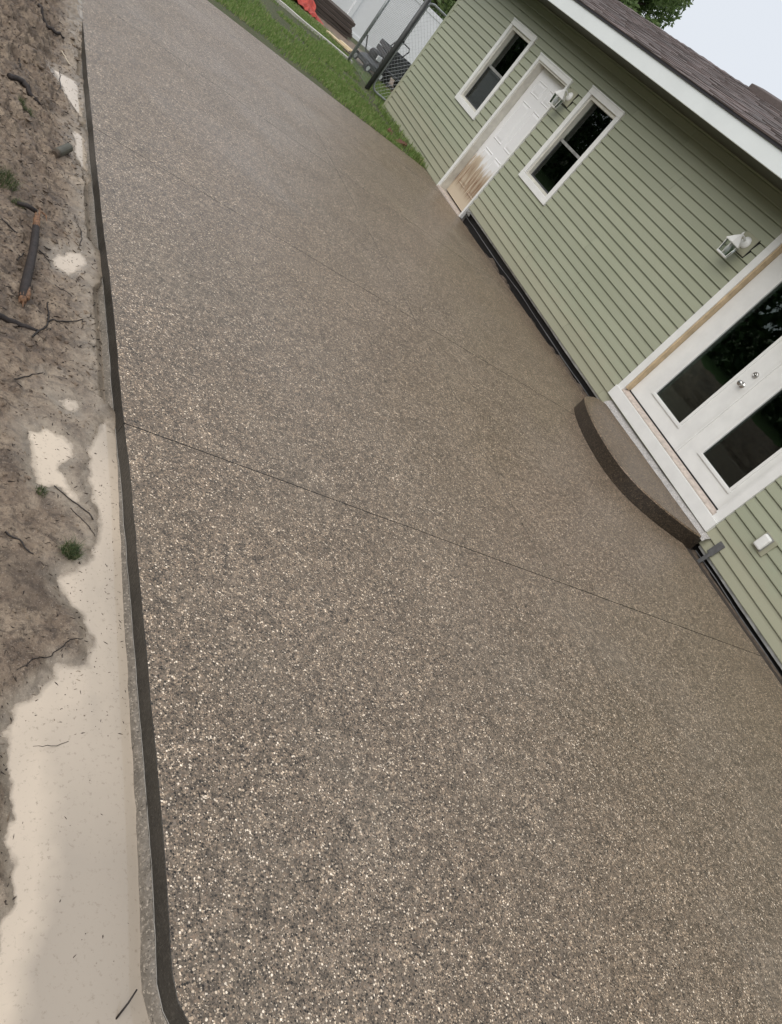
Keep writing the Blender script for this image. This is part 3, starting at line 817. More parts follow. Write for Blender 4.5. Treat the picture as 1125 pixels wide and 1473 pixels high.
for r in range(nc):
    y = YA-random.random()*.3
    while y < YB:
        wd = random.choice((.16, .22, .30, .36)); a, b = max(y, YA), min(y+wd, YB); y += wd
        if b-a < .02: continue
        t0 = -.03+r*.143; t1 = t0+.30; hh = random.choice((.006, .010, .014)); l0 = .006+hh
        if t1 > sl: t1 = sl
        P0 = lambda t_, h: (XE+ux*t_-uz*h, ZE1+.004+uz*t_+ux*h)
        A, B, D, E_ = P0(t0, .004), P0(t0, l0), P0(t1, .006), P0(t1, .003)
        sh.add([(A[0],a,A[1]),(B[0],a,B[1]),(D[0],a,D[1]),(A[0],b,A[1]),(B[0],b,B[1]),(D[0],b,D[1])], [(0,1,4,3),(1,2,5,4),(0,2,1),(3,4,5)])
so = stuff(sh.build('shingles', M_SHING, roof_o))
m = MB()
for i in range(int((YB-YA)/.2)):
    y = YA+i*.2; e = random.uniform(-.004, .004)
    m.add([(XRG-.16, y, ZRG-.036+e), (XRG, y, ZRG+.018+e), (XRG+.16, y, ZRG-.036+e), (XRG-.16, y+.21, ZRG-.030+e), (XRG, y+.21, ZRG+.026+e), (XRG+.16, y+.21, ZRG-.030+e)], [(0,1,4,3), (1,2,5,4)])
stuff(m.build('ridge_caps', M_SHING, roof_o))
m = MB(); m.prism_y([(XRG-.24, ZRG-.06), (XRG+.24, ZRG-.06), (XRG+.24, ZRG+.03), (XRG, ZRG+.105), (XRG-.24, ZRG+.03)], 8.75, 9.80); m.build('ridge_vent', M_SHING, roof_o, bevel=.01)
m = MB(); m.prism_y([(XRG-.10, ZRG-.04), (XRG+.10, ZRG-.04), (XRG+.08, ZRG+.06), (XRG-.08, ZRG+.06)], 8.70, 8.749); m.build('vent_end_cap', M_WHITE, roof_o)

# ---- curved entry step
st = [(-.045,5.31),(-.243,5.312),(-.39,5.25),(-.52,5.17),(-.60,5.09),(-.70,4.93),(-.79,4.72),(-.85,4.53),(-.895,4.30),(-.91,4.08),(-.885,3.92),(-.805,3.77),(-.70,3.675),(-.575,3.595),(-.40,3.52),(-.25,3.47),(-.12,3.44),(-.045,3.43)]
P = [Vector(p) for p in st]; fine = []
for i in range(len(P)-1):
    p0, p1, p2, p3 = P[max(i-1, 0)], P[i], P[i+1], P[min(i+2, len(P)-1)]
    for k in range(4):
        t_ = k/4; fine.append(.5*((2*p1)+(p2-p0)*t_+(2*p0-5*p1+4*p2-p3)*t_*t_+(3*p1-p0-3*p2+p3)*t_**3))
fine.append(P[-1])
mb = MB(); mb.slab([(p.x, p.y) for p in fine], lambda x, y: slz(x, y)+.145, .16, .012, 1, 0)
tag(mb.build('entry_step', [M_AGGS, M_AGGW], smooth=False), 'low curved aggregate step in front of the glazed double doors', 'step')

# ---- lanterns
def lantern(label, yc, zt):
    """zt: height of the finial tip"""
    L = empty('wall_lantern', (0, yc, zt)); tag(L, label, 'lantern', 'white wall lanterns')
    zb_ = -.275; X = -.155
    m = MB(); m.box(-.036, .0, -.10, .10, -.16, .035); blk = m.build('mounting_block', M_SIDING, L, bevel=.005)
    m = MB(); m.box(-.0285, .0, -.109, -.1005, -.166, .041); m.box(-.0285, .0, -.109, .109, -.169, -.1605); m.build('block_gap', M_BLACK, L)
    turnz = [(.058,0),(.058,.006),(.048,.016),(.030,.024),(.012,.030)]
    m = MB(); vs = []; fs = []; n_ = 20
    for r, d in turnz:
        for k in range(n_): vs.append((-.0362-d, r*math.cos(2*math.pi*k/n_), -.055+r*math.sin(2*math.pi*k/n_)))
    for i in range(4):
        for k in range(n_): fs.append((i*n_+k, i*n_+n_+k, i*n_+n_+(k+1) % n_, i*n_+(k+1) % n_))
    fs.append(tuple(4*n_+n_-1-k for k in range(n_)))
    m.add(vs, fs); m.build('back_plate', M_WHITE, L, smooth=True)
    m = MB(); m.tube([(-.05,0,-.055),(-.085,0,-.040),(-.12,0,-.032),(X,0,-.036)], [.012,.010,.010,.012], 8); m.build('arm', M_WHITE, L, smooth=True)
    m = MB(); m.lathe([(.088,-.140),(.090,-.132),(.072,-.112),(.045,-.075),(.022,-.050),(.012,-.040)], (X,0,0), 6); m.build('cap', M_WHITE, L)
    m = MB(); m.lathe([(.010,-.042),(.006,-.034),(.010,-.026),(.007,-.014),(.003,-.006),(.001,0)], (X,0,0), 10); m.build('finial', M_WHITE, L, smooth=True)
    m = MB(); m.lathe([(.052,zb_),(.066,zb_+.004),(.068,zb_+.016),(.058,zb_+.022)], (X,0,0), 6); m.build('base', M_WHITE, L)
    for k in range(6):
        an = 2*math.pi*(k+.5)/6; an2 = 2*math.pi*(k+1.5)/6
        p = (X+.060*math.cos(an), .060*math.sin(an)); q = (X+.076*math.cos(an), .076*math.sin(an))
        p2 = (X+.060*math.cos(an2), .060*math.sin(an2)); q2 = (X+.076*math.cos(an2), .076*math.sin(an2))
        m = MB(); m.tube([(p[0],p[1],zb_+.018), (q[0],q[1],-.130)], .0042, 4); m.build('bar', M_WHITE, L)
        m = MB(); m.add([(p[0],p[1],zb_+.02), (p2[0],p2[1],zb_+.02), (q2[0],q2[1],-.132), (q[0],q[1],-.132)], [(0,1,2,3)]); m.build('glass', M_CLEAR, L)
    m = MB(); m.lathe([(.012,-.14),(.014,-.165),(.024,-.185),(.027,-.205),(.018,-.228),(.004,-.235)], (X,0,0), 12); m.build('bulb', M_VINYL, L, smooth=True)
    return L
lantern('white coach lantern on the siding beside the glazed double doors', 5.64, 2.094)
lantern('small white coach lantern between the side door and a window', 9.545, 1.985)

# ---- outlet box and loose strap on the near wall
ob = empty('outlet_box', (0, 3.07, .44)); tag(ob, 'white weatherproof outlet box on the siding right of the doors', 'outlet box')
m = MB(); m.box(-.035, .0, -.075, .075, 0, .17); m.build('mounting_block', M_SIDING, ob, bevel=.005)
m = MB(); m.box(-.074, -.0352, -.032, .054, .02, .155); m.build('cover', M_WHITE, ob, bevel=.016)
m = MB(); m.box(-.043, -.0352, -.037, .059, .013, .162); m.build('gasket', M_FLASH, ob, bevel=.004)
sp = empty('downspout_strap', (0, 3.29, 0)); tag(sp, 'dark grey plastic strap hanging at the foot of the siding by the step', 'strap')
m = MB(); m.prism_y([(-.058,-.015), (-.050,-.018), (-.034,.118), (-.042,.120)], -.026, .012); m.build('tongue', M_PLAS, sp, bevel=.002)
m = MB(); m.prism_y([(-.044,.112), (-.034,.110), (-.022,.250), (-.030,.256)], -.034, .034); m.build('plate', M_PLAS, sp, bevel=.003)

# ------------------------------------------------------------------ fence, gate and yard clutter beyond the house
def chain(name, A, B, h, m_, par, z0=.04, sp_=.058, r=.0019):
    """diamond wire between two points, A and B local (x,y)"""
    A = Vector(A); B = Vector(B); d = (B-A); Ln = d.length; d.normalize(); nrm = Vector((-d.y, d.x)); b = MB()
    stp = sp_*1.414
    for sg in (1, -1):
        c = -h if sg > 0 else 0
        while c < Ln+(0 if sg > 0 else h):
            u0, u1 = (c, c+h) if sg > 0 else (c, c-h)
            pts = []
            for u, v in ((u0, 0), (u1, h)):
                pts.append([u, v])
            (ua, va), (ub, vb) = pts
            lo, hi = 0.0, 1.0
            if ub != ua:
                t1, t2 = (0-ua)/(ub-ua), (Ln-ua)/(ub-ua)
                lo, hi = max(lo, min(t1, t2)), min(hi, max(t1, t2))
            if hi-lo > .01:
                q = []
                for t_ in (lo, hi):
                    u = ua+(ub-ua)*t_; v = h*t_
                    p = A+d*u+nrm*(.002*sg); q.append((p.x, p.y, z0+v))
                b.tube(q, r, 3, False)
            c += stp
    return b.build(name, m_, par)
zg = float(lawn_h(-.13, 14.7))
gt = empty('chain_link_gate', (-.06, 14.74, zg)); tag(gt, 'galvanised chain link gate with rounded corner behind the house end', 'gate')
fr = MB(); g0, g1 = .05, 1.75
fr.tube([(1.15,0,g0),(.16,0,g0),(.09,0,g0+.012),(.035,0,g0+.05),(.012,0,g0+.11),(.005,0,g0+.18),(.005,0,g1-.1),(.02,0,g1-.03),(.09,0,g1),(1.15,0,g1)], .021, 8); fr.tube([(1.15,0,g0),(1.15,0,g1)], .021, 8)
fr.build('frame', M_GALVL, gt, smooth=True)
chain('wire_mesh', (.02, .0), (1.15, .0), 1.70, M_GALVL, gt, .06)
m = MB(); m.tube([(-.055,0,.95),(.0,-.03,.96),(.05,0,.97)], .012, 6); m.build('latch', M_GALVL, gt)
m = MB(); m.tube([(.005,0,.95),(.005,0,1.01)], .03, 10); m.build('hinge', M_POST, gt)
po = MB(); po.tube([(0,0,-.1),(0,0,2.0)], .046, 14); po.tube([(0,0,2.0),(0,0,2.03),(0,0,2.05)], [.052,.045,.01], 14)
po_o = po.build('gate_post', M_POST, None, smooth=True); po_o.location = (-.127, 14.70, zg); tag(po_o, 'thick dark steel gate post at the lawn edge', 'post')
z2 = float(lawn_h(-.1, 16.3))
fp = empty('chain_link_fence', (-.10, 16.28, z2)); tag(fp, 'chain link fence panel ending in a thin grey post', 'fence')
m = MB(); m.tube([(0,0,-.1),(0,0,1.9)], .033, 12); m.tube([(0,0,1.9),(0,0,1.94)], [.037,.02], 12); m.build('end_post', M_GALV, fp, smooth=True)
m = MB(); m.tube([(0,0,1.86),(-.02,-1.55,1.86+zg-z2)], .018, 8); m.build('top_rail', M_GALV, fp, smooth=True)
chain('wire_mesh', (0, 0), (-.02, -1.53), 1.78, M_GALVL, fp, .05)

# pale edging strip across the lawn
mb = MB(); vs = []
for i in range(40):
    x = -9+9.0*i/39; y = 16.30+.08*float(fbm(x*.7, .5, 3)); z = float(lawn_h(x, y))
    vs += [(x, y-.07, z-.02), (x, y-.065, z+.05), (x, y+.065, z+.05), (x, y+.07, z-.02)]
mb.add(vs, [(i*4+j+4, i*4+j+5, i*4+j+1, i*4+j) for i in range(39) for j in range(3)])
tag(mb.build('lawn_edging', M_EDGE), 'pale concrete edging strip crossing the lawn', 'edging')

# stacked lumber
zl = -.25
lay = [(0, 19.45, .78), (0, 19.75, .84), (0, 20.05, .80), (1, 19.50, .84), (1, 19.82, .92), (2, 19.47, .80), (2, 19.80, .88), (3, 19.55, .74), (3, 19.86, .90), (4, 19.62, .80), (4, 19.92, .86)]
wl = ['bottom', 'second', 'third', 'fourth', 'top']
seen = {}
for lv, y, xe in lay:
    k = seen.get(lv, 0); seen[lv] = k+1
    o = MB(); ln = 3.1
    o.box(-ln, 0, -.13, .13, 0, .068)
    ob_ = o.build('lumber_plank', M_LUM, bevel=.004); ob_.location = (xe+random.uniform(-.04, .04), y, zl+lv*.075); ob_.rotation_euler = (0, 0, math.radians(random.uniform(-1.2, 1.2)))
    pos = ('front', 'middle' if lv == 0 else 'back', 'back')[k]
    tag(ob_, 'weathered dark plank, %s one of the %s layer in the lumber stack' % (pos, wl[lv]), 'plank', 'planks stacked by the white fence')
# red netting slumped over the left of the stack
nx_, ny_ = 34, 22; vs = []
for j in range(ny_):
    for i in range(nx_):
        u, v = i/(nx_-1), j/(ny_-1)
        x = -2.4+2.2*u-.35*v*(u > .8); y = 18.15+1.75*v
        z = zl+.03+.42*max(0, min(1, (v-.30)/.45))+.16*float(fbm(x*4, y*5, 4))+.12*abs(float(fbm(x*9, y*9, 3)))
        x += .12*float(fbm(y*4, x*1.1, 3)); vs.append((x, y, max(z, zl+.01)))
mb = MB(); mb.add(vs, [(j*nx_+i, j*nx_+i+1, (j+1)*nx_+i+1, (j+1)*nx_+i) for j in range(ny_-1) for i in range(nx_-1)])
tp = mb.build('red_tarp', M_TARP, None); sd_ = tp.modifiers.new('thick', 'SOLIDIFY'); sd_.thickness = .012
tag(tp, 'crumpled red plastic sheet slumped over the lumber stack', 'tarp')
# pale offcut boards lying on the grass
for i, (a, b, lb) in enumerate((((-.28,17.60),(.16,17.10),'pale pine board lying on bare ground, farther left of two'), ((-.02,17.42),(.26,17.16),'short pale pine offcut lying nearest the fence post'))):
    d = Vector((b[0]-a[0], b[1]-a[1])); m = MB(); m.box(0, d.length, -.07, .07, 0, .03)
    o = m.build('pine_board', M_PALEW, bevel=.003); o.location = (a[0], a[1], float(lawn_h(*a))+.03+i*.032); o.rotation_euler = (math.radians(4), -math.radians(3), math.atan2(d.y, d.x)); tag(o, lb, 'board', 'pale boards on the ground')
# bare trampled earth under the clutter
mb = MB(); ring = [(.9+1.9*math.cos(t_)*(1+.12*math.sin(3*t_)), 18.3+1.5*math.sin(t_)) for t_ in np.linspace(0, 2*math.pi, 36)[:-1]]
mb.add([(x, y, float(lawn_h(x, y))+.02) for x, y in ring]+[(.9, 18.3, float(lawn_h(.9, 18.3))+.05)], [(i, (i+1) % 35, 35) for i in range(35)])
struct(mb.build('bare_earth', M_MUD))
# wheeled machine with loop handle
mw = empty('garden_mower', (.55, 16.95, float(lawn_h(.55, 16.95)))); mw.rotation_euler = (0, 0, .5)
tag(mw, 'black wheeled garden mower with loop handle seen through the wire', 'mower')
m = MB(); m.lathe([(.24,.10),(.27,.12),(.27,.20),(.20,.25),(.14,.27)], (0,0,0), 16); m.build('deck', M_DGREY, mw)
m = MB(); m.lathe([(.13,.27),(.14,.30),(.13,.40),(.09,.44),(.03,.45)], (0,0,0), 14); m.build('engine', M_BLACK, mw)
m = MB(); m.box(-.06,.08,-.15,-.12,.30,.40); m.build('air_filter', M_VINYL, mw, bevel=.01)
for (x, y) in ((-.24,-.22),(.24,-.22),(-.24,.22),(.24,.22)):
    m = MB(); m.tube([(x,y-.025,.10),(x,y+.025,.10)], .10, 16); wh = m.build('wheel', M_BLACK, mw)
    m = MB(); m.tube([(x,y-.028,.10),(x,y+.028,.10)], .05, 12); m.build('hub', M_VINYL, wh)
m = MB(); m.tube([(.2,-.2,.16),(.48,-.2,.62),(.58,-.2,.80),(.60,-.15,.85),(.60,.15,.85),(.58,.2,.80),(.48,.2,.62),(.2,.2,.16)], .014, 6); m.build('handle', M_BLACK, mw)
# low grey cart
ct = empty('garden_cart', (1.35, 17.35, float(lawn_h(1.35, 17.35)))); tag(ct, 'low dark grey slatted cart behind the chain link gate', 'cart')
m = MB(); m.box(-.55,.55,-.35,.35,.22,.26); m.build('bed', M_DGREY, ct)
for sy in (-.36, .36):
    for k in range(3):
        m = MB(); m.box(-.56,.56,sy-.012,sy+.012,.28+k*.12,.375+k*.12); m.build('slat', M_DGREY, ct, bevel=.003)
for sx in (-.565, .565):
    for k in range(3):
        m = MB(); m.box(sx-.012,sx+.012,-.34,.34,.28+k*.12,.375+k*.12); m.build('slat', M_DGREY, ct, bevel=.003)
for (x, y) in ((-.36,-.40),(.36,-.40),(-.36,.40),(.36,.40)):
    m = MB(); m.tube([(x,y-.035,.13),(x,y+.035,.13)], .13, 16); m.build('wheel', M_BLACK, ct)
m = MB(); m.tube([(-.56,0,.22),(-.85,0,.25),(-1.0,0,.5)], .015, 6); m.build('pull_bar', M_BLACK, ct)

# white panel fence across the back
wf = empty('white_panel_fence', (0, 21.3, -.32)); tag(wf, 'smooth white panel fence behind the lumber stack', 'fence')
for i in range(7):
    x = -6+i*2.4
    m = MB(); m.box(x-.06, x+.06, -.06, .06, -.3, 1.76); pst = m.build('post', M_VINYL, wf, bevel=.006)
    m = MB(); m.add([(x-.075,-.075,1.76),(x+.075,-.075,1.76),(x+.075,.075,1.76),(x-.075,.075,1.76),(x,0,1.82)], [(0,1,4),(1,2,4),(2,3,4),(3,0,4),(3,2,1,0)]); m.build('post_cap', M_VINYL, pst)
    if i < 6:
        m = MB(); m.box(x+.06, x+2.34, -.02, .02, .12, 1.62); m.build('panel', M_VINYL, wf)
        m = MB(); m.box(x+.06, x+2.34, -.035, .035, 1.62, 1.72); m.box(x+.06, x+2.34, -.035, .035, .02, .12); m.build('rail', M_VINYL, wf, bevel=.004)
# neighbouring house beyond it
nb = empty('neighbour_house', (9.5, 33, -.75)); tag(nb, 'far neighbouring house with brown roof above the white fence', 'house')
m = MB(); m.box(-4, 5, 0, 6, 0, 2.6); m.build('wall', M_NWALL, nb)
m = MB(); m.add([(-4.4,-.5,2.5),(5.4,-.5,2.5),(5.4,3,4.1),(-4.4,3,4.1),(5.4,6.5,2.5),(-4.4,6.5,2.5)], [(0,1,2,3),(3,2,4,5),(0,3,5),(1,4,2)]); m.build('roof', M_NROOF, nb)
for x in (-3.0, -.8, 1.6):
    m = MB(); m.box(x, x+1.1, -.05, -.002, .95, 2.05); wn = m.build('window', M_WHITE, nb); m = MB(); m.box(x+.08, x+1.02, -.06, -.052, 1.03, 1.97); m.build('pane', M_GLASS, wn)

# ---- broken bricks and weeds where the drive meets the house corner of the lawn
for i, (x, y, rz, l, lb) in enumerate(((-.42,11.80,.5,.20,'broken red brick half buried at the lawn edge, nearest the drive'), (-.26,12.02,-.4,.15,'small red brick chunk in the dirt patch nearest the siding'), (-.52,12.10,1.1,.12,'loose red brick piece farthest out on the lawn side'))):
    m = MB(); m.box(-l/2, l/2, -.045, .045, -.02, .05); o = m.build('brick', M_BRICK, bevel=.008); o.location = (x, y, float(lawn_h(x, y))); o.rotation_euler = (.15*i, -.2, rz); tag(o, lb, 'brick', 'broken bricks by the house')
wx = np.concatenate([rng.normal(-.14, .07, 500), rng.normal(-.12, .05, 250)]); wy = np.concatenate([rng.uniform(11.4, 13.9, 500), rng.normal(11.6, .12, 250)])
stuff(blades('weeds', np.stack([wx, wy, lawn_h(wx, wy)], -1), .05, .16, .007, M_GRASS, .8))

# ------------------------------------------------------------------ on the soil: branch, twigs, pipe, tufts, litter
def stick(name, label, cat, pts, radii, m_, lift=.4, n=7, group='twigs on the wet soil', wob=.003, rise=None):
    v = []; rr = []
    pts = [Vector((x, y, 0)) for x, y in pts]
    if not hasattr(radii, '__len__'): radii = [radii]*len(pts)
    if m_ is M_TWIG: radii = [r*.72 for r in radii]
    for i in range(len(pts)-1):
        for k in range(4 if i < len(pts)-2 else 5):
            t_ = k/4; p = pts[i].lerp(pts[i+1], t_); r = radii[i]+(radii[i+1]-radii[i])*t_
            p = p+Vector((random.uniform(-wob, wob), random.uniform(-wob, wob), 0)); rr.append(r*random.uniform(.88, 1.12))
            v.append(p)
    hs = [ground(p.x, p.y) for p in v]
    hs = [max(hs[i], sum(hs[max(0, i-2):i+3])/len(hs[max(0, i-2):i+3])) for i in range(len(hs))]
    for i, p in enumerate(v):
        p.z = hs[i]+rr[i]*lift+(rise(i/(len(v)-1)) if rise else 0)
    b = MB(); b.tube(v, rr, n)
    o = b.build(name, m_, None, smooth=True)
    if label: tag(o, label, cat, group)
    return o
# the broken branch: bark with torn bare ends
br = empty('broken_branch', (-5.70, 3.2, ground(-5.70, 3.2))); tag(br, 'thick broken branch with dark bark and torn orange ends', 'branch')
def bpart(name, pts, radii, m_, n=10):
    b = MB(); b.tube([Vector((x, y, z))-br.location for x, y, z in pts], radii, n); return b.build(name, m_, br, smooth=True)
hb = lambda x, y, d: (x, y, ground(x, y)+d)
za, zb2 = ground(-5.701, 3.42)+.028, ground(-5.72, 2.85)+.022
lerp = lambda t_: (-5.701-.019*t_+.004*math.sin(5*t_), 3.42-.57*t_, za+(zb2-za)*t_)
bpart('bark', [lerp(t_) for t_ in (0,.1,.25,.4,.55,.7,.85,1)], [.0150,.0162,.0172,.0168,.0180,.0186,.0192,.0180], M_BARK, 12)
bpart('torn_end', [(-5.703,3.50,za+.010),(-5.702,3.47,za+.006),(-5.701,3.41,za)], [.010,.0152,.0146], M_STRIP)
for dx, ln, rr_, dz_ in ((-.006,.05,.007,.002), (.005,.085,.007,.006)):
    bpart('splinter', [(-5.702+dx,3.47,za+.005+dz_*.5),(-5.702+dx*1.1,3.49+ln*.4,za+.009+dz_),(-5.702+dx*1.3,3.49+ln,za+.012+dz_)], [rr_,rr_*.8,.0015], M_STRIP, 5)
bpart('torn_end', [lerp(.93), lerp(.99), lerp(1.03)], [.0175,.0182,.012], M_STRIP)
for dx, ln, rr_ in ((-.010,.03,.009), (.004,.045,.009), (.012,.02,.007)):
    bpart('splinter', [(lerp(1)[0]+dx,lerp(1)[1]+.02,zb2+.002),(lerp(1)[0]+dx,lerp(1)[1]-ln,zb2-.006)], [rr_,.002], M_STRIP, 5)
bpart('bare_patch', [(lerp(.84)[0]+.013,lerp(.84)[1],lerp(.84)[2]+.010),(lerp(.93)[0]+.014,lerp(.93)[1],lerp(.93)[2]+.011),(lerp(1)[0]+.012,lerp(1)[1],zb2+.008)], [.001,.010,.011], M_STRIP, 6)
bpart('side_shoot', [(-5.79,3.519,za+.012),(-5.75,3.525,za+.02),(-5.708,3.53,za+.012)], [.009,.0105,.010], M_BARK)
bpart('splinter', [(-5.688,3.535,za+.02),(-5.672,3.50,za+.03),(-5.667,3.47,za+.024)], [.004,.004,.001], M_STRIP, 5)
stick('stick', 'dark stick lying across the foot of the broken branch', 'stick', [(-5.84,2.66),(-5.738,2.699),(-5.652,2.713)], [.012,.011,.007], M_BARK)
fk = empty('forked_twig', (-5.62, 2.8, 0)); tag(fk, 'thin forked twig reaching from the broken branch toward the slab', 'twig', 'twigs on the wet soil')
for nm, pts, r in (('stem', [(-5.676,2.649),(-5.625,2.767),(-5.62,2.80),(-5.55,2.87),(-5.476,2.938)], [.005,.0048,.0045,.004,.0025]), ('fork', [(-5.623,2.95),(-5.616,2.873),(-5.618,2.807)], [.003,.0045,.005]), ('spur', [(-5.48,2.935),(-5.472,2.905),(-5.478,2.88)], [.0025,.002,.001])):
    o = stick(nm, None, None, pts, r, M_TWIG, 1.2); o.parent = fk; o.matrix_parent_inverse = Matrix.Translation((5.62, -2.8, 0))
TW = [
 ('twig', 'short twig pointing at the torn upper end of the broken branch', 'twig', [(-5.86,3.35),(-5.795,3.336),(-5.758,3.32)], .004, M_TWIG),
 ('twig', 'crooked twig running from the branch toward the small upper puddle', 'twig', [(-5.70,3.306),(-5.663,3.307),(-5.615,3.269)], [.004,.004,.002], M_TWIG),
 ('twig', 'tiny twig on the outer side of the broken branch', 'twig', [(-5.757,3.106),(-5.731,3.205)], .003, M_TWIG),
 ('root', 'thin curled root beside the slab above the small upper puddle', 'root', [(-5.504,3.73),(-5.478,3.696),(-5.479,3.62),(-5.486,3.545)], .0025, M_TWIG),
 ('twig', 'short thin twig between the upper puddle and the forked twig', 'twig', [(-5.592,3.106),(-5.56,3.10),(-5.525,3.075)], [.003,.0025,.0015], M_TWIG),
 ('twig', 'straight twig lying on open soil left of the small round puddle', 'twig', [(-5.727,2.362),(-5.678,2.41),(-5.628,2.463)], [.003,.003,.002], M_TWIG),
 ('twig', 'long dark twig bridging from the oval puddle to the main puddle', 'twig', [(-5.578,1.906),(-5.516,1.862),(-5.48,1.842),(-5.449,1.807)], [.0028,.003,.0035,.003], M_TWIG),
 ('root', 'thin wavy root curling into the main puddle above the grass tuft', 'root', [(-5.527,1.82),(-5.494,1.79),(-5.461,1.76),(-5.44,1.735)], [.0018,.002,.0018,.001], M_TWIG),
 ('twig', 'knobbly twig at the photo edge left of the big grass tuft', 'twig', [(-5.715,1.648),(-5.667,1.616),(-5.633,1.587)], [.004,.0035,.0025], M_TWIG),
 ('root', 'long thin root creeping along the shore of the big pale puddle', 'root', [(-5.487,1.334),(-5.525,1.316),(-5.552,1.288),(-5.579,1.253),(-5.623,1.23),(-5.661,1.195)], [.0012,.002,.0022,.0018,.002,.001], M_TWIG),
 ('twig', 'slender twig floating in the big pale puddle', 'twig', [(-5.615,.987),(-5.563,1.005),(-5.517,1.023)], [.0008,.0013,.0008], M_TWIG),
 ('twig', 'dark twig near the top left corner of the soil', 'twig', [(-5.877,5.469),(-5.858,5.332),(-5.846,5.143)], [.004,.007,.007], M_TWIG),
 ('branch', 'dark rotten branch lying across the upper soil bank', 'branch', [(-5.90,4.86),(-5.828,4.91),(-5.777,4.848),(-5.714,4.838)], [.016,.017,.012,.004], M_BARK),
 ('root', 'wiry root arching beside the uppermost puddle', 'root', [(-5.605,5.89),(-5.594,5.648),(-5.592,5.428),(-5.623,5.234)], [.003,.004,.0035,.003], M_TWIG),
 ('straw', 'pale straw stem lying above the uppermost puddle', 'straw', [(-5.598,6.114),(-5.556,6.054),(-5.514,5.996)], .004, M_STRAW),
 ('root', 'dark strand along the far soil bank, standing for the ridge overhang shadow', 'root', [(-5.79,6.40),(-5.708,6.317),(-5.661,6.28),(-5.586,6.331)], [.010,.013,.012,.006], M_BARK)]  # not a root: strand added to draw the shade under the ridge overhang
for nm, lb, ct_, pts, r, m_ in TW:
    o = stick(nm, lb, ct_, pts, r, m_, .7)
    if 'floating' in lb: o.location.z = max(0, -.0852-ground(-5.56, 1.0))
b = MB(); b.tube([(-5.385,.447,-.048),(-5.398,.427,-.064),(-5.417,.403,-.092)], [.0018,.0022,.0024], 6)
tag(b.build('twig', M_TWIG, smooth=True), 'short black twig poking up out of the big puddle near the slab corner', 'twig', 'twigs on the wet soil')
pz = ground(-5.59, 4.40)
pp = empty('pipe_stub', (-5.575, 4.44, pz)); tag(pp, 'short olive grey pipe stub lying on the upper soil', 'pipe')
b = MB(); A = Vector((-.040,-.075,.002)); B = Vector((.020,.055,.016)); ax = (B-A)
b.tube([A, A+ax*.5, B], .024, 16, True)
sid = b.build('tube', M_PIPE, pp)
b = MB(); b.tube([A-ax*.12, A+ax*.06], [.018, .0255], 12); b.build('mud_plug', M_SPOIL, pp)
def tuft(x, y, r, n_, h, label):
    a = rng.random(n_)*6.283; d = r*np.sqrt(rng.random(n_)); X_ = x+d*np.cos(a); Y_ = y+d*np.sin(a)
    o = blades('grass_tuft', np.stack([X_-x, Y_-y, soil_h(X_, Y_)-ground(x, y)], -1), h*.35, h, .0010, M_TUFT, 1.5); o.location = (x, y, ground(x, y))
    tag(o, label, 'grass tuft', 'grass tufts on the soil')
tuft(-5.525, 1.635, .027, 420, .045, 'round dark green grass tuft on the shore of the main puddle')
tuft(-5.618, 1.850, .02, 90, .024, 'sparse small grass tuft beside the oval puddle')
tuft(-5.797, 4.616, .045, 300, .05, 'small grass tuft just below the dark rotten branch')
tuft(-5.850, 3.70, .06, 420, .06, 'bright grass tuft at the photo edge above the broken branch')
tuft(-5.775, 3.59, .03, 220, .035, 'short sparse grass tuft touching the side shoot of the broken branch')
# crumbled clods on the bank
ico = [(0,0,1)]+[(.894*math.cos(a), .894*math.sin(a), .447) for a in np.arange(5)*1.2566]+[(.894*math.cos(a+.628), .894*math.sin(a+.628), -.447) for a in np.arange(5)*1.2566]+[(0,0,-1)]
icf = [(0,1+i,1+(i+1) % 5) for i in range(5)]+[(1+i,6+i,1+(i+1) % 5) for i in range(5)]+[(1+(i+1) % 5,6+i,6+(i+1) % 5) for i in range(5)]+[(6+i,11,6+(i+1) % 5) for i in range(5)]
ico = np.array(ico); cl = MB()
qx = rng.uniform(-6.05, -5.45, 2600); qy = 1.3+5.4*rng.random(2600)
keep = rng.random(2600) < .25+.75*np.clip((-5.5-qx)*2.2, 0, 1)
for _L, p in PUD: keep &= sdist(qx, qy, p) > .02
qx, qy = qx[keep], qy[keep]; qh = soil_h(qx, qy)
for x, y, h in zip(qx, qy, qh):
    r = .0025+.012*rng.random()**3.2*(1 if y > 2.6 else .6)
    v_ = ico*r*(1+.35*rng.normal(size=(12, 1)))*np.array([1.2, 1, .75])+np.array([x, y, h+r*.1])
    cl.add(v_.tolist(), icf)
stuff(cl.build('soil_clods', M_MUD))
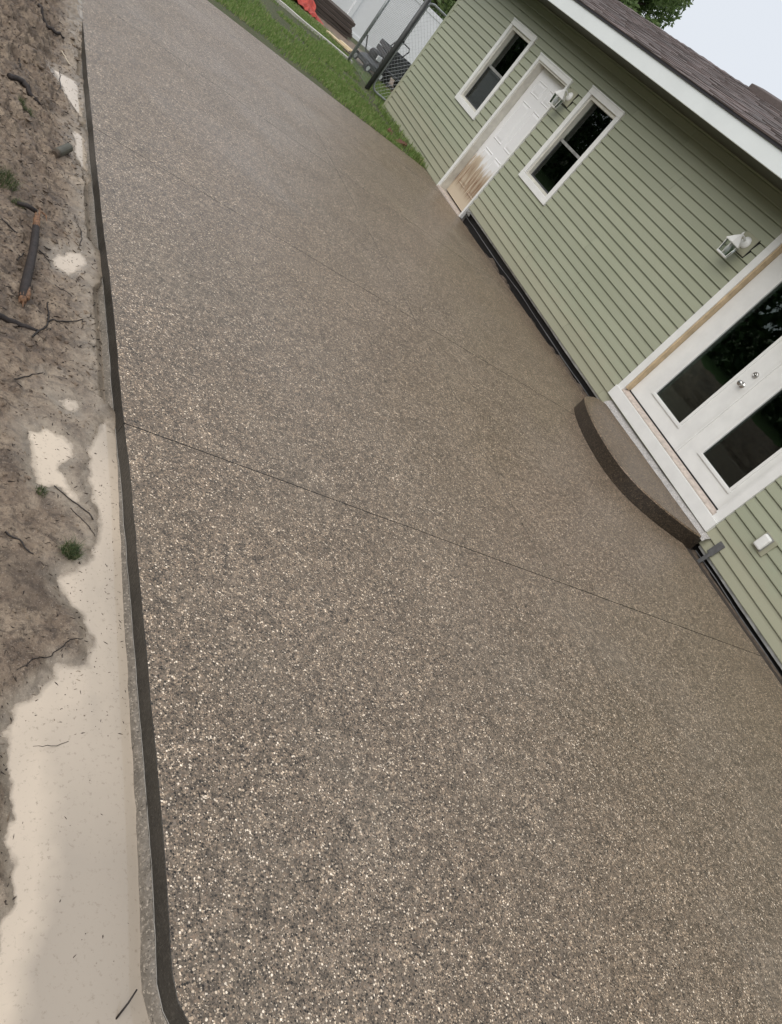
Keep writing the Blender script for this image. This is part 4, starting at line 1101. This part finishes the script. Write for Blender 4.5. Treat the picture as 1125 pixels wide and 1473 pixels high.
# crumbs of bark, root and grit
K = 7500
bx_ = rng.uniform(-6.05, -5.36, K); by_ = .25+6.6*rng.random(K)**1.25
kz = soil_h(bx_, by_); bits = MB()
lev = np.full(K, -9.0)
for L, poly in PUD: lev = np.where(sdist(bx_, by_, poly) < .01, L+.001, lev)
inw = lev > kz
for i in range(K):
    if bx_[i] > np.interp(by_[i], LY, LX)-.012: continue
    if inw[i] and rng.random() < (.94 if by_[i] < 1.05 else .35): continue
    z = max(kz[i], lev[i]); s = rng.uniform(.0008, .0036)*(1 if by_[i] < 2.5 else 1.5)*(.6 if inw[i] else 1); l = s*rng.choice([1, 1.4, 2.5, 4.0]); a = rng.random()*6.283; h = s*rng.uniform(.2, .7)*(.4 if inw[i] else 1)
    c, n_ = math.cos(a), math.sin(a)
    b8 = [(-l,-s*rng.uniform(-.2,.3)),(l*rng.uniform(-.5,.4),-s*rng.uniform(.4,1)),(l,s*rng.uniform(-.3,.3)),(l*rng.uniform(-.4,.5),s*rng.uniform(.3,1))]
    q = [(bx_[i]+u*c-v*n_, by_[i]+u*n_+v*c) for u, v in b8]
    bits.add([(x, y, z-.001) for x, y in q]+[(bx_[i]+.6*(x-bx_[i]), by_[i]+.6*(y-by_[i]), z+h) for x, y in q], [(4,5,6,7),(0,1,5,4),(1,2,6,5),(2,3,7,6),(3,0,4,7)])
stuff(bits.build('soil_litter', M_BITS))

# ------------------------------------------------------------------ trees and hedge
def leafcloud(name, centres, radii, n, size, m_, par):
    cs = np.asarray(centres, float); rs = np.asarray(radii, float)
    pr = rs**2.2; pr /= pr.sum(); idx = rng.choice(len(cs), n, p=pr)
    d = rng.normal(size=(n, 3)); d /= np.linalg.norm(d, axis=1)[:, None]
    rad = rs[idx]*(.35+.75*rng.random(n)**.6)
    p = cs[idx]+d*rad[:, None]*np.array([1, 1, .8])
    u = rng.normal(size=(n, 3)); u /= np.linalg.norm(u, axis=1)[:, None]
    v = np.cross(u, rng.normal(size=(n, 3))); v /= np.linalg.norm(v, axis=1)[:, None]
    s = size*(.6+.8*rng.random(n))[:, None]
    V = np.stack([p-u*s, p+v*s*.45, p+u*s, p-v*s*.45], 1).reshape(-1, 3)
    F = np.arange(n*4).reshape(-1, 4)
    me = bpy.data.meshes.new(name); me.from_pydata(V.tolist(), [], F.tolist()); me.materials.append(m_); me.update()
    o = bpy.data.objects.new(name, me); C.objects.link(o); o.parent = par; return o
def tree(label, loc, h, cr, n, size):
    T = empty('leafy_tree', loc); tag(T, label, 'tree', 'trees behind the house')
    m = MB(); m.tube([(0,0,0),(.05,.02,h*.2),(-.05,.05,h*.4),(.05,0,h*.7),(.1,.05,h*.9)], [h*.035,h*.028,h*.023,h*.014,h*.005], 10)
    cen = []; rad = []
    for k in range(70):
        a = random.random()*6.283; t_ = random.random(); rr = cr*(.35+.65*random.random())*math.sin(math.pi*(.18+.74*t_))
        c = (rr*math.cos(a), rr*math.sin(a), h*(.34+.62*t_)); cen.append(c); rad.append(cr*random.uniform(.16, .32))
        st_ = Vector((0, 0, h*(.22+.5*t_))); m.tube([st_, st_.lerp(Vector(c), .55)+Vector((0, 0, .15)), c], [h*.010, h*.006, h*.002], 5)
    m.build('trunk', M_TRUNK, T, smooth=True)
    leafcloud('crown', cen, rad, n, size, M_LEAF, T)
tree('tall leafy tree showing above the brown roof', (9.35, 26.5, -.6), 9.2, 2.6, 60000, .085)
tree('distant green tree above the far end of the white fence', (7.6, 31.5, -.6), 6.0, 2.4, 9000, .11)
# hedge across the yard, seen mirrored in the door glass
hg = empty('tall_hedge', (-17, 20, -.75)); tag(hg, 'dark tall hedge across the yard, mirrored in the door glass', 'hedge')
cen = [(random.uniform(-.5, .5), -26+56*i/89+random.uniform(-.2, .2), .8+1.15*j+random.uniform(-.25, .25)) for i in range(90) for j in range(6)]
leafcloud('foliage', cen, [random.uniform(.75, 1.1) for _ in cen], 52000, .19, M_HEDGE, hg)
m = MB()
for i in range(24):
    y = -26+56*i/23; m.tube([(0,y,0),(.1,y+.1,2.6),(0,y,5.6)], [.09,.06,.02], 6)
stuff(m.build('stems', M_TRUNK, hg))
